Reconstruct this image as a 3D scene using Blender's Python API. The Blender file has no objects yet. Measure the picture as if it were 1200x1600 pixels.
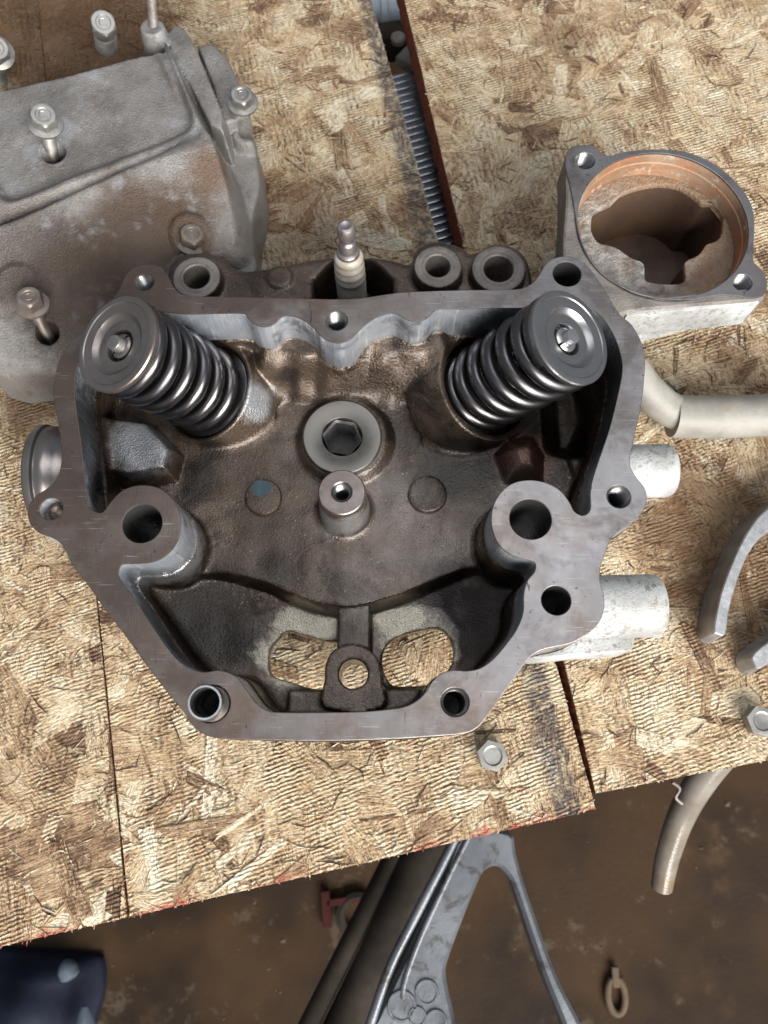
import bpy, bmesh, math, random
import numpy as np
from mathutils import Vector, Matrix
from mathutils.geometry import interpolate_bezier
random.seed(7); RNG = np.random.default_rng(7)
SC = bpy.context.scene
COL = SC.collection
MM = 0.001
# ------------------------------------------------------------------ camera
F_PX, TILT, CAM_H = 1202.0, math.radians(16.5), 321.0      # focal length (px of 1200x1600), tilt from straight down, height (mm)
cd = bpy.data.cameras.new('camera'); cam = bpy.data.objects.new('camera', cd); COL.objects.link(cam)
cd.sensor_fit = 'VERTICAL'; cd.sensor_height = 36.0; cd.sensor_width = 27.0
cd.lens = 36.0 * F_PX / 1600.0
cam.location = (0, 0, CAM_H * MM); cam.rotation_euler = (TILT, 0, 0)
cd.clip_start = 0.005; cd.clip_end = 50
cd.dof.use_dof = True; cd.dof.focus_distance = 0.268; cd.dof.aperture_fstop = 17
SC.camera = cam
# ------------------------------------------------------------------ world and light
w = bpy.data.worlds.new('World'); SC.world = w; w.use_nodes = True
bg = w.node_tree.nodes['Background']; bg.inputs[0].default_value = (0.80, 0.86, 1.0, 1); bg.inputs[1].default_value = 0.27

def area(name, loc, target, sx, sy, power, color):
    d = bpy.data.lights.new(name, 'AREA'); d.shape = 'RECTANGLE'; d.size = sx; d.size_y = sy; d.energy = power; d.color = color
    o = bpy.data.objects.new(name, d); COL.objects.link(o); o.location = loc
    o.rotation_euler = (Vector(target) - Vector(loc)).to_track_quat('-Z', 'Y').to_euler()
    return o
area('open_doorway_light', (0.95, -1.85, 1.30), (0, 0.1, 0.0), 2.3, 1.5, 168, (1.0, 0.98, 0.945))
area('added_overhead_fill', (0.25, 0.45, 2.1), (0, 0.1, 0), 1.3, 1.3, 12, (0.95, 0.97, 1.0))  # added overhead fill; brightens the boards seen through the head's windows
SC.view_settings.view_transform = 'Standard'; SC.view_settings.look = 'None'
SC.view_settings.exposure = 0.30; SC.view_settings.gamma = 1.0
SC.render.engine = 'CYCLES'
SC.cycles.max_bounces = 6; SC.cycles.diffuse_bounces = 3; SC.cycles.glossy_bounces = 3; SC.cycles.caustics_reflective = False; SC.cycles.caustics_refractive = False

# ------------------------------------------------------------------ helpers: places traced off the picture, at a given height (mm)
_st, _ct = math.sin(TILT), math.cos(TILT)
def U(px, py, z):
    d = (px - 600, F_PX * _st + (800 - py) * _ct, -F_PX * _ct + (800 - py) * _st)
    s = (z - CAM_H) / d[2]
    return np.array([d[0] * s, d[1] * s, z])
def UL(pts, z): return np.array([U(x, y, z)[:2] for x, y in pts])
def crom(P, n=5, closed=True):
    P = np.asarray(P, float); N = len(P); out = []
    rng = range(N) if closed else range(N - 1)
    for i in rng:
        if closed: p0, p1, p2, p3 = P[i - 1], P[i], P[(i + 1) % N], P[(i + 2) % N]
        else: p0, p1, p2, p3 = P[max(i - 1, 0)], P[i], P[i + 1], P[min(i + 2, N - 1)]
        for k in range(n):
            t = k / n
            out.append(.5 * ((2 * p1) + (-p0 + p2) * t + (2 * p0 - 5 * p1 + 4 * p2 - p3) * t * t + (-p0 + 3 * p1 - 3 * p2 + p3) * t ** 3))
    if not closed: out.append(P[-1])
    return np.array(out)
def circ(c, r, n=48, ry=None):
    a = np.linspace(0, 2 * math.pi, n, endpoint=False)
    return np.stack([c[0] + r * np.cos(a), c[1] + (ry or r) * np.sin(a)], 1)

def new_obj(name, me, mat, parent=None, smooth=True, angle=None):
    o = bpy.data.objects.new(name, me); COL.objects.link(o)
    if mat: me.materials.append(mat)
    if smooth:
        me.polygons.foreach_set('use_smooth', [True] * len(me.polygons))
        if angle is not None: me.set_sharp_from_angle(angle=math.radians(angle))
    if parent is not None:
        o.parent = parent
        o.matrix_parent_inverse = Matrix.Translation(-Vector(root_loc(parent)))
    return o
_loc = {}
def root_loc(o):
    p = o
    while p.parent: p = p.parent
    return _loc.get(p.name, (0, 0, 0)) if o.parent is None else (0, 0, 0)
def thing(name, label, cat, loc, group=None):
    o = bpy.data.objects.new(name, None); COL.objects.link(o); o.empty_display_size = 0.01
    o.location = np.array(loc) * MM; _loc[o.name] = tuple(o.location)
    return tag(o, label, cat, group)
def tag(o, label, cat, group=None):
    o['label'] = label; o['category'] = cat
    if group: o['group'] = group
    return o
def pymesh(name, V, Fc, mat, parent=None, smooth=True, angle=30):
    me = bpy.data.meshes.new(name)
    me.from_pydata((np.asarray(V) * MM).tolist(), [], [list(map(int, f)) for f in Fc]); me.update()
    return new_obj(name, me, mat, parent, smooth, angle)
def frame(axis):
    n = Vector(axis).normalized(); u = n.orthogonal().normalized(); v = n.cross(u)
    return np.array(u), np.array(v), np.array(n)

def lathe(name, base, axis, prof, mat, parent=None, seg=48, angle=35):
    """prof: list of (r, h) along axis from base"""
    u, v, n = frame(axis); base = np.asarray(base, float); V = []; Fc = []
    for r, h in prof:
        for k in range(seg):
            a = 2 * math.pi * k / seg
            V.append(base + n * h + (u * math.cos(a) + v * math.sin(a)) * max(r, 1e-4))
    for i in range(len(prof) - 1):
        for k in range(seg):
            k2 = (k + 1) % seg
            Fc.append((i * seg + k, i * seg + k2, (i + 1) * seg + k2, (i + 1) * seg + k))
    return pymesh(name, V, Fc, mat, parent, True, angle)
def tube(name, path, rad, mat, parent=None, seg=16, caps=True, angle=50):
    P = np.asarray(path, float); n = len(P); R = np.broadcast_to(np.asarray(rad, float), (n,))
    T = np.gradient(P, axis=0); T /= np.linalg.norm(T, axis=1)[:, None]
    u, v, _ = frame(T[0]); V = []; Fc = []
    for i in range(n):
        u = u - T[i] * (u @ T[i]); u /= np.linalg.norm(u); v = np.cross(T[i], u)
        for k in range(seg):
            a = 2 * math.pi * k / seg
            V.append(P[i] + R[i] * (u * math.cos(a) + v * math.sin(a)))
    for i in range(n - 1):
        for k in range(seg):
            k2 = (k + 1) % seg
            Fc.append((i * seg + k, i * seg + k2, (i + 1) * seg + k2, (i + 1) * seg + k))
    if caps: Fc.append(list(range(seg))[::-1]); Fc.append([(n - 1) * seg + k for k in range(seg)])
    return pymesh(name, V, Fc, mat, parent, True, angle)
def plate(name, outlines, z0, z1, mat, parent=None, bevel=0.3, angle=35):
    """flat plate with holes: outlines[0] is the outside; sides straight; edges bevelled"""
    cu = bpy.data.curves.new(name, 'CURVE'); cu.dimensions = '2D'; cu.fill_mode = 'BOTH'
    cu.extrude = (z1 - z0) / 2 - bevel; cu.bevel_depth = bevel; cu.bevel_resolution = 1; cu.offset = -bevel
    for ol in outlines:
        s = cu.splines.new('POLY'); s.points.add(len(ol) - 1); s.use_cyclic_u = True
        for p, q in zip(s.points, ol): p.co = (q[0], q[1], 0, 1)
    t = bpy.data.objects.new('tmp', cu); COL.objects.link(t)
    dg = bpy.context.evaluated_depsgraph_get(); dg.update()
    me = bpy.data.meshes.new_from_object(t.evaluated_get(dg)); me.name = name
    bpy.data.objects.remove(t); bpy.data.curves.remove(cu)
    me.transform(Matrix.Scale(MM, 4) @ Matrix.Translation((0, 0, (z0 + z1) / 2)))
    me.materials.clear()
    return new_obj(name, me, mat, parent, True, angle)

# ------------------------------------------------------------------ signed distance helpers and surface nets
def sd_poly(P, X, Y):
    P = np.asarray(P, np.float32); d = np.full(X.shape, 1e9, np.float32); s = np.ones(X.shape, np.float32)
    N = len(P)
    for i in range(N):
        a, b = P[i], P[i - 1]; e = b - a; wx, wy = X - a[0], Y - a[1]
        t = np.clip((wx * e[0] + wy * e[1]) / max(float(e @ e), 1e-9), 0, 1)
        d = np.minimum(d, (wx - e[0] * t) ** 2 + (wy - e[1] * t) ** 2)
        c1 = Y >= a[1]; c2 = Y < b[1]; c3 = e[0] * wy > e[1] * wx
        flip = (c1 & c2 & c3) | (~c1 & ~c2 & ~c3)
        s = np.where(flip, -s, s)
    return np.sqrt(d) * s
def smin(a, b, k):
    h = np.clip(.5 + .5 * (b - a) / k, 0, 1); return b + (a - b) * h - k * h * (1 - h)
def smax(a, b, k): return -smin(-a, -b, k)
def sstep(a, b, x):
    t = np.clip((x - a) / (b - a), 0, 1); return t * t * (3 - 2 * t)
def sd_cyl(X, Y, Z, A, n, h0, h1, r0, r1=None):
    """capped (tapered) cylinder from A+n*h0 to A+n*h1"""
    r1 = r0 if r1 is None else r1
    dx, dy, dz = X - A[0], Y - A[1], Z - A[2]
    t = dx * n[0] + dy * n[1] + dz * n[2]
    rr = np.sqrt(np.maximum(dx * dx + dy * dy + dz * dz - t * t, 0))
    rad = r0 + (r1 - r0) * np.clip((t - h0) / (h1 - h0), 0, 1)
    a = rr - rad; b = np.maximum(h0 - t, t - h1)
    return np.maximum(a, b)
def surface_nets(vol, org, h):
    S = vol < 0
    nx, ny, nz = vol.shape
    c = [S[i:nx - 1 + i, j:ny - 1 + j, k:nz - 1 + k] for i in (0, 1) for j in (0, 1) for k in (0, 1)]
    tot = np.zeros(c[0].shape, np.int8)
    for q in c: tot += q
    act = (tot > 0) & (tot < 8)
    ci = np.argwhere(act); idx = np.full(act.shape, -1, np.int32); idx[act] = np.arange(len(ci))
    off = np.array([(i, j, k) for i in (0, 1) for j in (0, 1) for k in (0, 1)])
    vals = np.stack([vol[ci[:, 0] + o[0], ci[:, 1] + o[1], ci[:, 2] + o[2]] for o in off], 1)
    acc = np.zeros((len(ci), 3)); cnt = np.zeros(len(ci))
    for a in range(8):
        for b in range(a + 1, 8):
            if np.abs(off[a] - off[b]).sum() != 1: continue
            va, vb = vals[:, a], vals[:, b]; m = (va < 0) != (vb < 0)
            t = np.where(m, va / np.where(m, va - vb, 1), 0)
            p = off[a] + (off[b] - off[a]) * t[:, None]
            acc += p * m[:, None]; cnt += m
    V = np.asarray(org) + (ci + acc / cnt[:, None]) * h
    quads = []
    for ax in range(3):
        s0 = [slice(None)] * 3; s1 = [slice(None)] * 3
        s0[ax] = slice(0, -1); s1[ax] = slice(1, None)
        m = S[tuple(s0)] != S[tuple(s1)]
        e = np.argwhere(m); b, d = [q for q in range(3) if q != ax]
        ok = (e[:, b] > 0) & (e[:, d] > 0) & (e[:, b] < vol.shape[b] - 1) & (e[:, d] < vol.shape[d] - 1)
        e = e[ok]; ins = S[e[:, 0], e[:, 1], e[:, 2]]
        def cell(db, dd):
            q = e.copy(); q[:, b] -= db; q[:, d] -= dd; return idx[q[:, 0], q[:, 1], q[:, 2]]
        Q = np.stack([cell(1, 1), cell(0, 1), cell(0, 0), cell(1, 0)], 1)
        if ax == 1: ins = ~ins
        Q[~ins] = Q[~ins][:, ::-1]
        quads.append(Q)
    return V, np.concatenate(quads)
def net_mesh(name, vol, org, h, mat, parent):
    V, Q = surface_nets(vol, org, h)
    me = bpy.data.meshes.new(name)
    me.vertices.add(len(V)); me.vertices.foreach_set('co', (V * MM).astype(np.float32).ravel())
    me.loops.add(Q.size); me.loops.foreach_set('vertex_index', Q.ravel().astype(np.int32))
    me.polygons.add(len(Q)); me.polygons.foreach_set('loop_start', np.arange(0, Q.size, 4, dtype=np.int32))
    me.update(calc_edges=True); me.validate()
    return new_obj(name, me, mat, parent, True)
def grid(lo, hi, h):
    n = [int(math.ceil((hi[i] - lo[i]) / h)) + 1 for i in range(3)]
    ax = [lo[i] + h * np.arange(n[i], dtype=np.float32) for i in range(3)]
    return ax[0][:, None, None], ax[1][None, :, None], ax[2][None, None, :]
def vnoise(X, Y, scale, seed):
    """cheap smooth 2-d noise from a few random waves"""
    r = np.random.default_rng(seed); o = 0
    for _ in range(9):
        a = r.uniform(0, 6.28); k = r.uniform(.6, 1.6) * 6.28 / scale
        o = o + np.sin((X * math.cos(a) + Y * math.sin(a)) * k + r.uniform(0, 6.28))
    return (o / 4.0).astype(np.float32)

# ------------------------------------------------------------------ materials
class NB:
    def __init__(s, name):
        s.m = bpy.data.materials.new(name); s.m.use_nodes = True; s.t = s.m.node_tree
        s.b = s.t.nodes['Principled BSDF']; s.pos = s.n('ShaderNodeNewGeometry').outputs['Position']
    def n(s, ty, **kw):
        nd = s.t.nodes.new(ty)
        for k, v in kw.items(): setattr(nd, k, v)
        return nd
    def l(s, a, b): s.t.links.new(a, b)
    def put(s, sock, v):
        if hasattr(v, 'links') or isinstance(v, bpy.types.NodeSocket): s.l(v, sock)
        else: sock.default_value = v
    def noise(s, scale, detail=4, rough=.55, vec=None, out='Fac', dist=0):
        nd = s.n('ShaderNodeTexNoise'); s.l(vec if vec is not None else s.pos, nd.inputs['Vector'])
        nd.inputs['Scale'].default_value = scale; nd.inputs['Detail'].default_value = min(detail, 4); nd.inputs['Roughness'].default_value = rough
        nd.inputs['Distortion'].default_value = dist
        return nd.outputs[out]
    def vor(s, scale, feature='F1', vec=None):
        nd = s.n('ShaderNodeTexVoronoi', feature=feature); s.l(vec if vec is not None else s.pos, nd.inputs['Vector']); nd.inputs['Scale'].default_value = scale
        return nd.outputs['Distance']
    def math(s, op, a, b=0.0, c=0.0, clamp=False):
        nd = s.n('ShaderNodeMath', operation=op, use_clamp=clamp)
        for i, v in enumerate((a, b, c)): s.put(nd.inputs[i], v)
        return nd.outputs[0]
    def vmath(s, op, a, b=None):
        nd = s.n('ShaderNodeVectorMath', operation=op); s.put(nd.inputs[0], a)
        if b is not None: s.put(nd.inputs[1], b)
        return nd.outputs['Value'] if op in ('DOT_PRODUCT', 'LENGTH', 'DISTANCE') else nd.outputs[0]
    def ramp(s, f, stops, interp='LINEAR'):
        nd = s.n('ShaderNodeValToRGB'); s.l(f, nd.inputs[0]); cr = nd.color_ramp; cr.interpolation = interp
        while len(cr.elements) < len(stops): cr.elements.new(.5)
        for e, (p, c) in zip(cr.elements, stops):
            e.position = p; e.color = (*c, 1) if not isinstance(c, float) else (c, c, c, 1)
        return nd.outputs[0]
    def rng(s, f, a, b, c=0., d=1.):
        nd = s.n('ShaderNodeMapRange', interpolation_type='SMOOTHSTEP'); s.l(f, nd.inputs[0])
        for i, v in enumerate((a, b, c, d)): nd.inputs[i + 1].default_value = v
        return nd.outputs[0]
    def mix(s, f, a, b, blend='MIX'):
        nd = s.n('ShaderNodeMix', data_type='RGBA', blend_type=blend); s.put(nd.inputs[0], f)
        for i, v in ((6, a), (7, b)): s.put(nd.inputs[i], (*v, 1) if isinstance(v, tuple) and len(v) == 3 else v)
        return nd.outputs[2]
    def bump(s, h, dist, strength=1.0, prev=None):
        nd = s.n('ShaderNodeBump'); s.l(h, nd.inputs['Height']); nd.inputs['Distance'].default_value = dist; nd.inputs['Strength'].default_value = strength
        if prev is not None: s.l(prev, nd.inputs['Normal'])
        return nd.outputs[0]
    def out(s, col=None, met=None, rough=None, norm=None, spec=None):
        for k, v in (('Base Color', col), ('Metallic', met), ('Roughness', rough), ('Normal', norm), ('Specular IOR Level', spec)):
            if v is None: continue
            s.put(s.b.inputs[k], (*v, 1) if isinstance(v, tuple) else v)
        return s.m
    def scaled(s, v): return s.vmath('MULTIPLY', s.pos, v)
    def blob(s, c, r0, r1, nz=None):
        """soft-edged spot around a point (mm)"""
        d = s.vmath('DISTANCE', s.pos, tuple(float(q) * MM for q in c))
        if nz is not None: d = s.math('ADD', d, s.math('MULTIPLY', s.math('SUBTRACT', nz, .5), (r1) * MM * 1.2))
        return s.rng(d, r0 * MM, r1 * MM, 1, 0)

def metal(name, c1, c2, met=.8, r0=.3, r1=.55, nscale=60, bscale=1400, bd=.00012, bs=.5, fine=None, dirt=None, scratch=0., extra=None):
    b = NB(name)
    n1 = b.noise(nscale, 6, .62); col = b.mix(b.rng(n1, .32, .68), c1, c2)
    if dirt:
        n2 = b.noise(dirt[1], 7, .7, dist=.6); col = b.mix(b.rng(n2, dirt[2], dirt[2] + .14, 0, dirt[3] if len(dirt) > 3 else .85), col, dirt[0])
    n3 = b.noise(bscale, 3, .6)
    nrm = b.bump(n3, bd, bs)
    if scratch:
        sv = b.scaled((160, 1500, 400)); s1 = b.noise(1, 3, .7, vec=sv)
        sv2 = b.scaled((2100, 220, 400)); s2 = b.noise(1, 3, .7, vec=sv2)
        nrm = b.bump(b.math('ADD', s1, s2), .00006 * scratch, .6, nrm)
    rough = b.rng(n1, .25, .75, r1, r0)
    if extra: col, rough, nrm = extra(b, col, rough, nrm)
    if name == 'oil_browned_cast_aluminium':          # film of oil
        b.b.inputs['Coat Weight'].default_value = .30; b.b.inputs['Coat Roughness'].default_value = .14; b.b.inputs['Coat Tint'].default_value = (1, .93, .82, 1)
        b.l(b.bump(b.noise(900, 2, .6), .00028, .8), b.b.inputs['Coat Normal'])
    return b.out(col, met, rough, nrm, .12 if name in ('stained_brown_floor', 'faded_red_plastic', 'worn_black_tube', 'dark_blue_sheet') else None)

# machined gasket face: grey on the right, brown varnish on the left, scratches
def _gasket(b, col, rough, nrm):
    nz = b.noise(34, 4, .66)
    x = b.n('ShaderNodeSeparateXYZ'); b.l(b.pos, x.inputs[0])
    f = b.math('ADD', b.math('MULTIPLY', x.outputs[0], -4.5), b.math('MULTIPLY', b.math('SUBTRACT', nz, .5), 2.2))
    col = b.mix(b.rng(f, -.45, .35, 0, .85), col, (.115, .076, .053))
    col = b.mix(b.math('MULTIPLY', b.rng(b.noise(48, 4, .6), .50, .64), b.rng(f, -.6, .2, .1, .5)), col, (.20, .175, .155))
    stk = b.noise(40, 4, .7, dist=.5); col = b.mix(b.rng(stk, .48, .66, 0, .7), col, (.10, .085, .078))
    sc = b.noise(1, 2, .5, vec=b.scaled((90, 2600, 10)))
    col = b.mix(b.rng(sc, .66, .74, 0, .35), col, (.62, .60, .58))
    col = b.mix(b.rng(b.noise(1, 3, .6, vec=b.scaled((900, 140, 100)), dist=1.2), .68, .72, 0, .8), col, (.03, .026, .024))
    col = b.mix(b.rng(b.noise(22, 5, .65), .5, .68, 0, .5), col, (.17, .145, .135))
    spots = b.noise(420, 3, .7); col = b.mix(b.rng(spots, .66, .72, 0, .7), col, (.05, .04, .035))
    return col, rough, nrm
M_GASKET = metal('machined_gasket_face', (.215, .205, .203), (.285, .275, .277), .86, .28, .42, 35, 2200, .00003, .5, scratch=1.0, extra=_gasket)
def _cast_in(b, col, rough, nrm):
    g = b.noise(700, 3, .7)
    nrm = b.bump(b.noise(1500, 2, .6), .00026, .8, nrm)
    sh = b.rng(g, .50, .62, 0, 1)
    nb_ = b.math('MULTIPLY', b.blob(U(600, 590, 46), 14, 26), 1.0); nrm = b.bump(b.math('MULTIPLY', b.noise(1150, 2, .6), nb_), .0008, 1.0, nrm)
    x = b.n('ShaderNodeSeparateXYZ'); b.l(b.pos, x.inputs[0])
    stn = b.noise(31, 4, .68, dist=.7); col = b.mix(b.rng(stn, .50, .62, 0, .85), col, (.034, .024, .018))
    spk = b.noise(520, 3, .7); col = b.mix(b.rng(spk, .60, .68, 0, .65), col, (.03, .02, .015)); col = b.mix(b.rng(spk, .36, .30, 0, .45), col, (.34, .29, .24))
    rough = b.math('SUBTRACT', rough, b.rng(stn, .45, .65, 0, .12))
    # bare, bluer aluminium where oil never baked on
    col = b.mix(b.rng(b.noise(17, 4, .55), .56, .70, 0, .35), col, (.28, .25, .235))
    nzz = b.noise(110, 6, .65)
    for c, r0, r1, k in ((U(680, 620, 40), 6, 15, .93), (U(725, 725, 38), 9, 22, .92), (U(640, 690, 40), 3, 10, .7), (U(450, 585, 48), 2, 8, .93), (U(310, 745, 40), 4, 12, .92), (U(330, 700, 40), 3, 9, .8), (U(870, 690, 34), 8, 24, .8), (U(430, 900, 34), 5, 13, .7), (U(700, 905, 34), 5, 14, .7), (U(330, 970, 32), 14, 27, .85), (U(775, 960, 32), 14, 28, .85)):  # oil stains; last two also paint the front pockets' shade into the colour
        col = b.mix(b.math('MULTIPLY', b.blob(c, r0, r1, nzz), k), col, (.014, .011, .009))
    col = b.mix(b.math('MULTIPLY', b.blob(U(825, 715, 40), 6, 14, nzz), .55), col, (.20, .095, .072))
    # bare pale metal of the thin bottom web round the two windows
    for c, r0, r1 in ((U(460, 1025, 27), 10, 15.5), (U(655, 1020, 27), 10, 16), (U(550, 965, 24), 7, 12), (U(480, 962, 27), 8, 13), (U(620, 960, 27), 8, 13)):
        col = b.mix(b.math('MULTIPLY', b.blob(c, r0, r1, nzz), .9), col, (.38, .345, .275))
    for c, r0, r1 in ((U(240, 850, 55), 12, 22), (U(534, 800, 48), 8, 13), (U(395, 625, 46), 4, 11), (U(220, 690, 50), 7, 16)):
        col = b.mix(b.math('MULTIPLY', b.blob(c, r0, r1, nzz), .75), col, (.46, .48, .52))
    return col, rough, nrm
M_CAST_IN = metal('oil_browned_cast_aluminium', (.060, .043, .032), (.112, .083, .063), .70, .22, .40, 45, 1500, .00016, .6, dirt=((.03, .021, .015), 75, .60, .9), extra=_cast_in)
def _pit(b, col, rough, nrm):
    p = b.rng(b.noise(420, 4, .72), .38, .49, 1, 0); q = b.rng(b.noise(70, 3), .38, .55)
    m = b.math('MULTIPLY', p, q); col = b.mix(b.math('MULTIPLY', m, .8), col, (.19, .165, .135))
    return col, rough, b.bump(m, .0011, -1.0, nrm)
M_CAST_WHITE = metal('pale_oxidised_cast_aluminium', (.48, .49, .485), (.30, .30, .285), .10, .5, .75, 60, 1100, .0003, .9, dirt=((.22, .19, .155), 200, .58, .8), extra=_pit)
M_CAST_GREY = metal('grey_sandy_cast_aluminium', (.25, .225, .20), (.15, .13, .115), .45, .42, .65, 70, 1000, .00035, .8, dirt=((.10, .075, .055), 160, .58, .75))
def _mill(b, col, rough, nrm):
    s_ = b.noise(1, 2, .5, vec=b.vmath('MULTIPLY', b.vmath('ADD', b.pos, (0, 0, 0)), (480, 480, 60)), dist=.3)
    col = b.mix(b.rng(s_, .62, .68, 0, .8), col, (.72, .75, .79)); col = b.mix(b.rng(b.noise(60, 5, .6), .54, .70, 0, .75), col, (.10, .10, .11))
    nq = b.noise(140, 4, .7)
    for c, r0, r1, k in ((U(140, 690, 62), 14, 34, .85), (U(145, 780, 62), 6, 16, .9), (U(960, 640, 62), 18, 36, .75), (U(780, 490, 62), 10, 20, .7), (U(250, 990, 62), 10, 24, .6)):  # oil on the left wall; elsewhere wall shade painted into the colour
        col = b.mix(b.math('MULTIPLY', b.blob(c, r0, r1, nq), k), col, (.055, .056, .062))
    return col, rough, b.bump(s_, .0006, .7, nrm)
M_MILL = metal('bare_milled_aluminium', (.56, .59, .64), (.43, .46, .51), .75, .24, .42, 40, 2200, .00003, .5, extra=_mill)
M_STEEL_DARK = metal('dark_spring_steel', (.085, .082, .088), (.125, .117, .115), .97, .22, .38, 90, 2500, .00004, .4, dirt=((.10, .045, .025), 170, .62, .7))
M_RETAINER = metal('brown_grey_retainer_steel', (.205, .178, .160), (.27, .245, .23), .88, .27, .42, 60, 2600, .00004, .5, dirt=((.10, .06, .04), 140, .60, .6))
M_RETAINER2 = metal('grey_retainer_steel', (.235, .232, .23), (.30, .297, .295), .92, .24, .38, 60, 2600, .00004, .5, dirt=((.10, .08, .07), 190, .64, .6))
M_STEEL = metal('bright_steel', (.55, .55, .55), (.42, .42, .42), .95, .2, .38, 120, 2000, .00004, .5)
M_ZINC = metal('zinc_plated_steel', (.34, .33, .31), (.23, .22, .20), .75, .32, .55, 140, 1800, .00006, .6, dirt=((.22, .17, .12), 260, .60, .7))
M_TAN_STEEL = metal('dull_tan_bolt_steel', (.23, .195, .165), (.165, .135, .112), .55, .4, .6, 140, 1800, .00008, .6)
M_PLUG = metal('yellowed_steel_plug', (.175, .165, .148), (.13, .122, .108), .85, .30, .48, 70, 2200, .00005, .5, dirt=((.12, .085, .055), 200, .63, .6))
M_TERMINAL = metal('corroded_terminal', (.30, .26, .24), (.40, .37, .36), .85, .3, .5, 160, 1600, .0001, .7, dirt=((.16, .08, .05), 200, .5, .8))
M_BLACKHOLE = metal('near_black_bore', (.010, .009, .008), (.018, .015, .013), .2, .35, .55)  # near-black colour for the bottoms of holes
def _rust(b, col, rough, nrm):
    n = b.noise(1, 6, .65, vec=b.scaled((60, 60, 260)))
    col = b.mix(b.rng(n, .44, .66, 0, .75), col, (.40, .15, .065))
    col = b.mix(b.rng(b.noise(150, 5, .7), .56, .66, 0, .8), col, (.50, .43, .36))
    return col, rough, nrm
M_RUST = metal('rust_stained_bore', (.36, .25, .17), (.25, .15, .09), .25, .45, .7, 60, 900, .00025, .7, extra=_rust)
def _crust(b, col, rough, nrm):
    c = U(950, 410, 48); d = b.rng(b.vmath('DISTANCE', b.pos, tuple(float(q) * MM for q in c)), .020, .042)
    return b.mix(b.math('MULTIPLY', d, .8), col, (.27, .165, .095)), rough, b.bump(b.noise(420, 4, .7), .0012, 1.0, nrm)
M_CRUST = metal('crusty_ledge', (.38, .355, .32), (.17, .155, .14), .15, .5, .75, 190, 700, .0006, 1.0, dirt=((.16, .10, .06), 110, .5, .8), extra=_crust)
M_BROWN_IN = metal('brown_deposit', (.055, .03, .018), (.085, .048, .028), .1, .5, .75, 60, 900, .0002, .6)
def _ceramic(b, col, rough, nrm): return col, rough, nrm
M_CERAMIC = metal('stained_white_ceramic', (.50, .46, .40), (.36, .31, .25), .0, .25, .5, 120, 900, .00004, .4, dirt=((.30, .21, .13), 180, .58, .8))
def _cover(b, col, rough, nrm):
    nz = b.noise(55, 7, .68)
    for c, r0, r1, k, cc in ((U(230, 400, 44), 20, 44, .85, (.085, .05, .03)), (U(120, 470, 36), 14, 36, .8, (.075, .05, .035)), (U(330, 270, 50), 4, 15, .75, (.14, .075, .042)), (U(300, 330, 46), 8, 24, .55, (.11, .068, .042)), (U(60, 430, 40), 10, 34, .7, (.065, .046, .034)),
                         (U(170, 200, 60), 3, 15, .55, (.10, .09, .085)), (U(40, 330, 56), 6, 22, .5, (.13, .11, .10))):
        col = b.mix(b.math('MULTIPLY', b.blob(c, r0, r1, nz), k), col, cc)
    nrm = b.bump(b.noise(1300, 3, .7), .0006, .9, nrm)
    sp = b.noise(500, 3, .7); col = b.mix(b.rng(sp, .60, .68, 0, .40), col, (.06, .05, .045))
    col = b.mix(b.rng(b.noise(38, 6, .6), .55, .66, 0, .4), col, (.46, .475, .50))
    return col, rough, nrm
M_COVER = metal('stained_cover_casting', (.30, .285, .268), (.205, .188, .17), .5, .33, .55, 40, 1300, .00016, .7, dirt=((.17, .12, .085), 60, .56, .6), extra=_cover)
M_ARM = metal('bright_cast_arm', (.46, .46, .465), (.34, .335, .335), .75, .3, .5, 150, 900, .0003, .8, dirt=((.2, .16, .13), 230, .62, .6))
M_PAINT = metal('grey_painted_frame', (.15, .16, .174), (.105, .113, .125), .45, .26, .45, 25, 500, .00025, .5, dirt=((.05, .04, .032), 70, .52, .75), scratch=.8)
M_BLACK = metal('worn_black_tube', (.018, .0145, .0115), (.03, .0235, .018), .0, .75, .95, 40, 600, .0002, .5, dirt=((.022, .014, .009), 40, .56, .6))
M_HOSE = metal('aged_grey_hose', (.27, .258, .225), (.19, .18, .155), .0, .45, .65, 60, 900, .00022, .7, dirt=((.22, .17, .11), 90, .58, .7))
M_HOSE2 = metal('clear_yellowed_hose', (.22, .20, .17), (.13, .105, .078), .0, .16, .32, 22, 700, .0002, .5, dirt=((.16, .10, .055), 40, .55, .7))
M_RED = metal('faded_red_plastic', (.045, .009, .0075), (.028, .007, .006), .0, .8, .7, 40, 700, .0001, .4)
M_BLUE = metal('dark_blue_sheet', (.007, .009, .017), (.013, .016, .029), .0, .55, .75, 18, 300, .0003, .6)
M_WHITE = metal('white_plastic', (.09, .11, .14), (.05, .065, .085), .0, .3, .5, 30, 700, .0001, .4)
M_PALEBLUE = metal('pale_blue_grey_paint', (.42, .49, .54), (.33, .39, .44), .1, .3, .5, 25, 500, .0001, .4)
M_RIB = metal('blued_ribbed_steel', (.15, .18, .24), (.22, .26, .33), .7, .25, .4, 60, 900, .0001, .5)
M_BLUEDOT = metal('blue_paint_dab', (.014, .030, .042), (.020, .042, .055), .1, .4, .6, 200, 2000, .00005, .5)
def _floor(b, col, rough, nrm):
    col = b.mix(b.rng(b.noise(3.2, 5, .6), .44, .60, 0, .85), col, (.008, .006, .005))
    col = b.mix(b.rng(b.noise(9, 5, .65), .56, .70, 0, .6), col, (.075, .042, .019))
    col = b.mix(b.rng(b.noise(30, 4, .7), .58, .70, 0, .55), col, (.085, .065, .045))
    return col, rough, nrm
M_FLOOR = metal('stained_brown_floor', (.046, .0255, .012), (.028, .0155, .008), .0, .6, .85, 6, 260, .0008, .5, extra=_floor)
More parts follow.
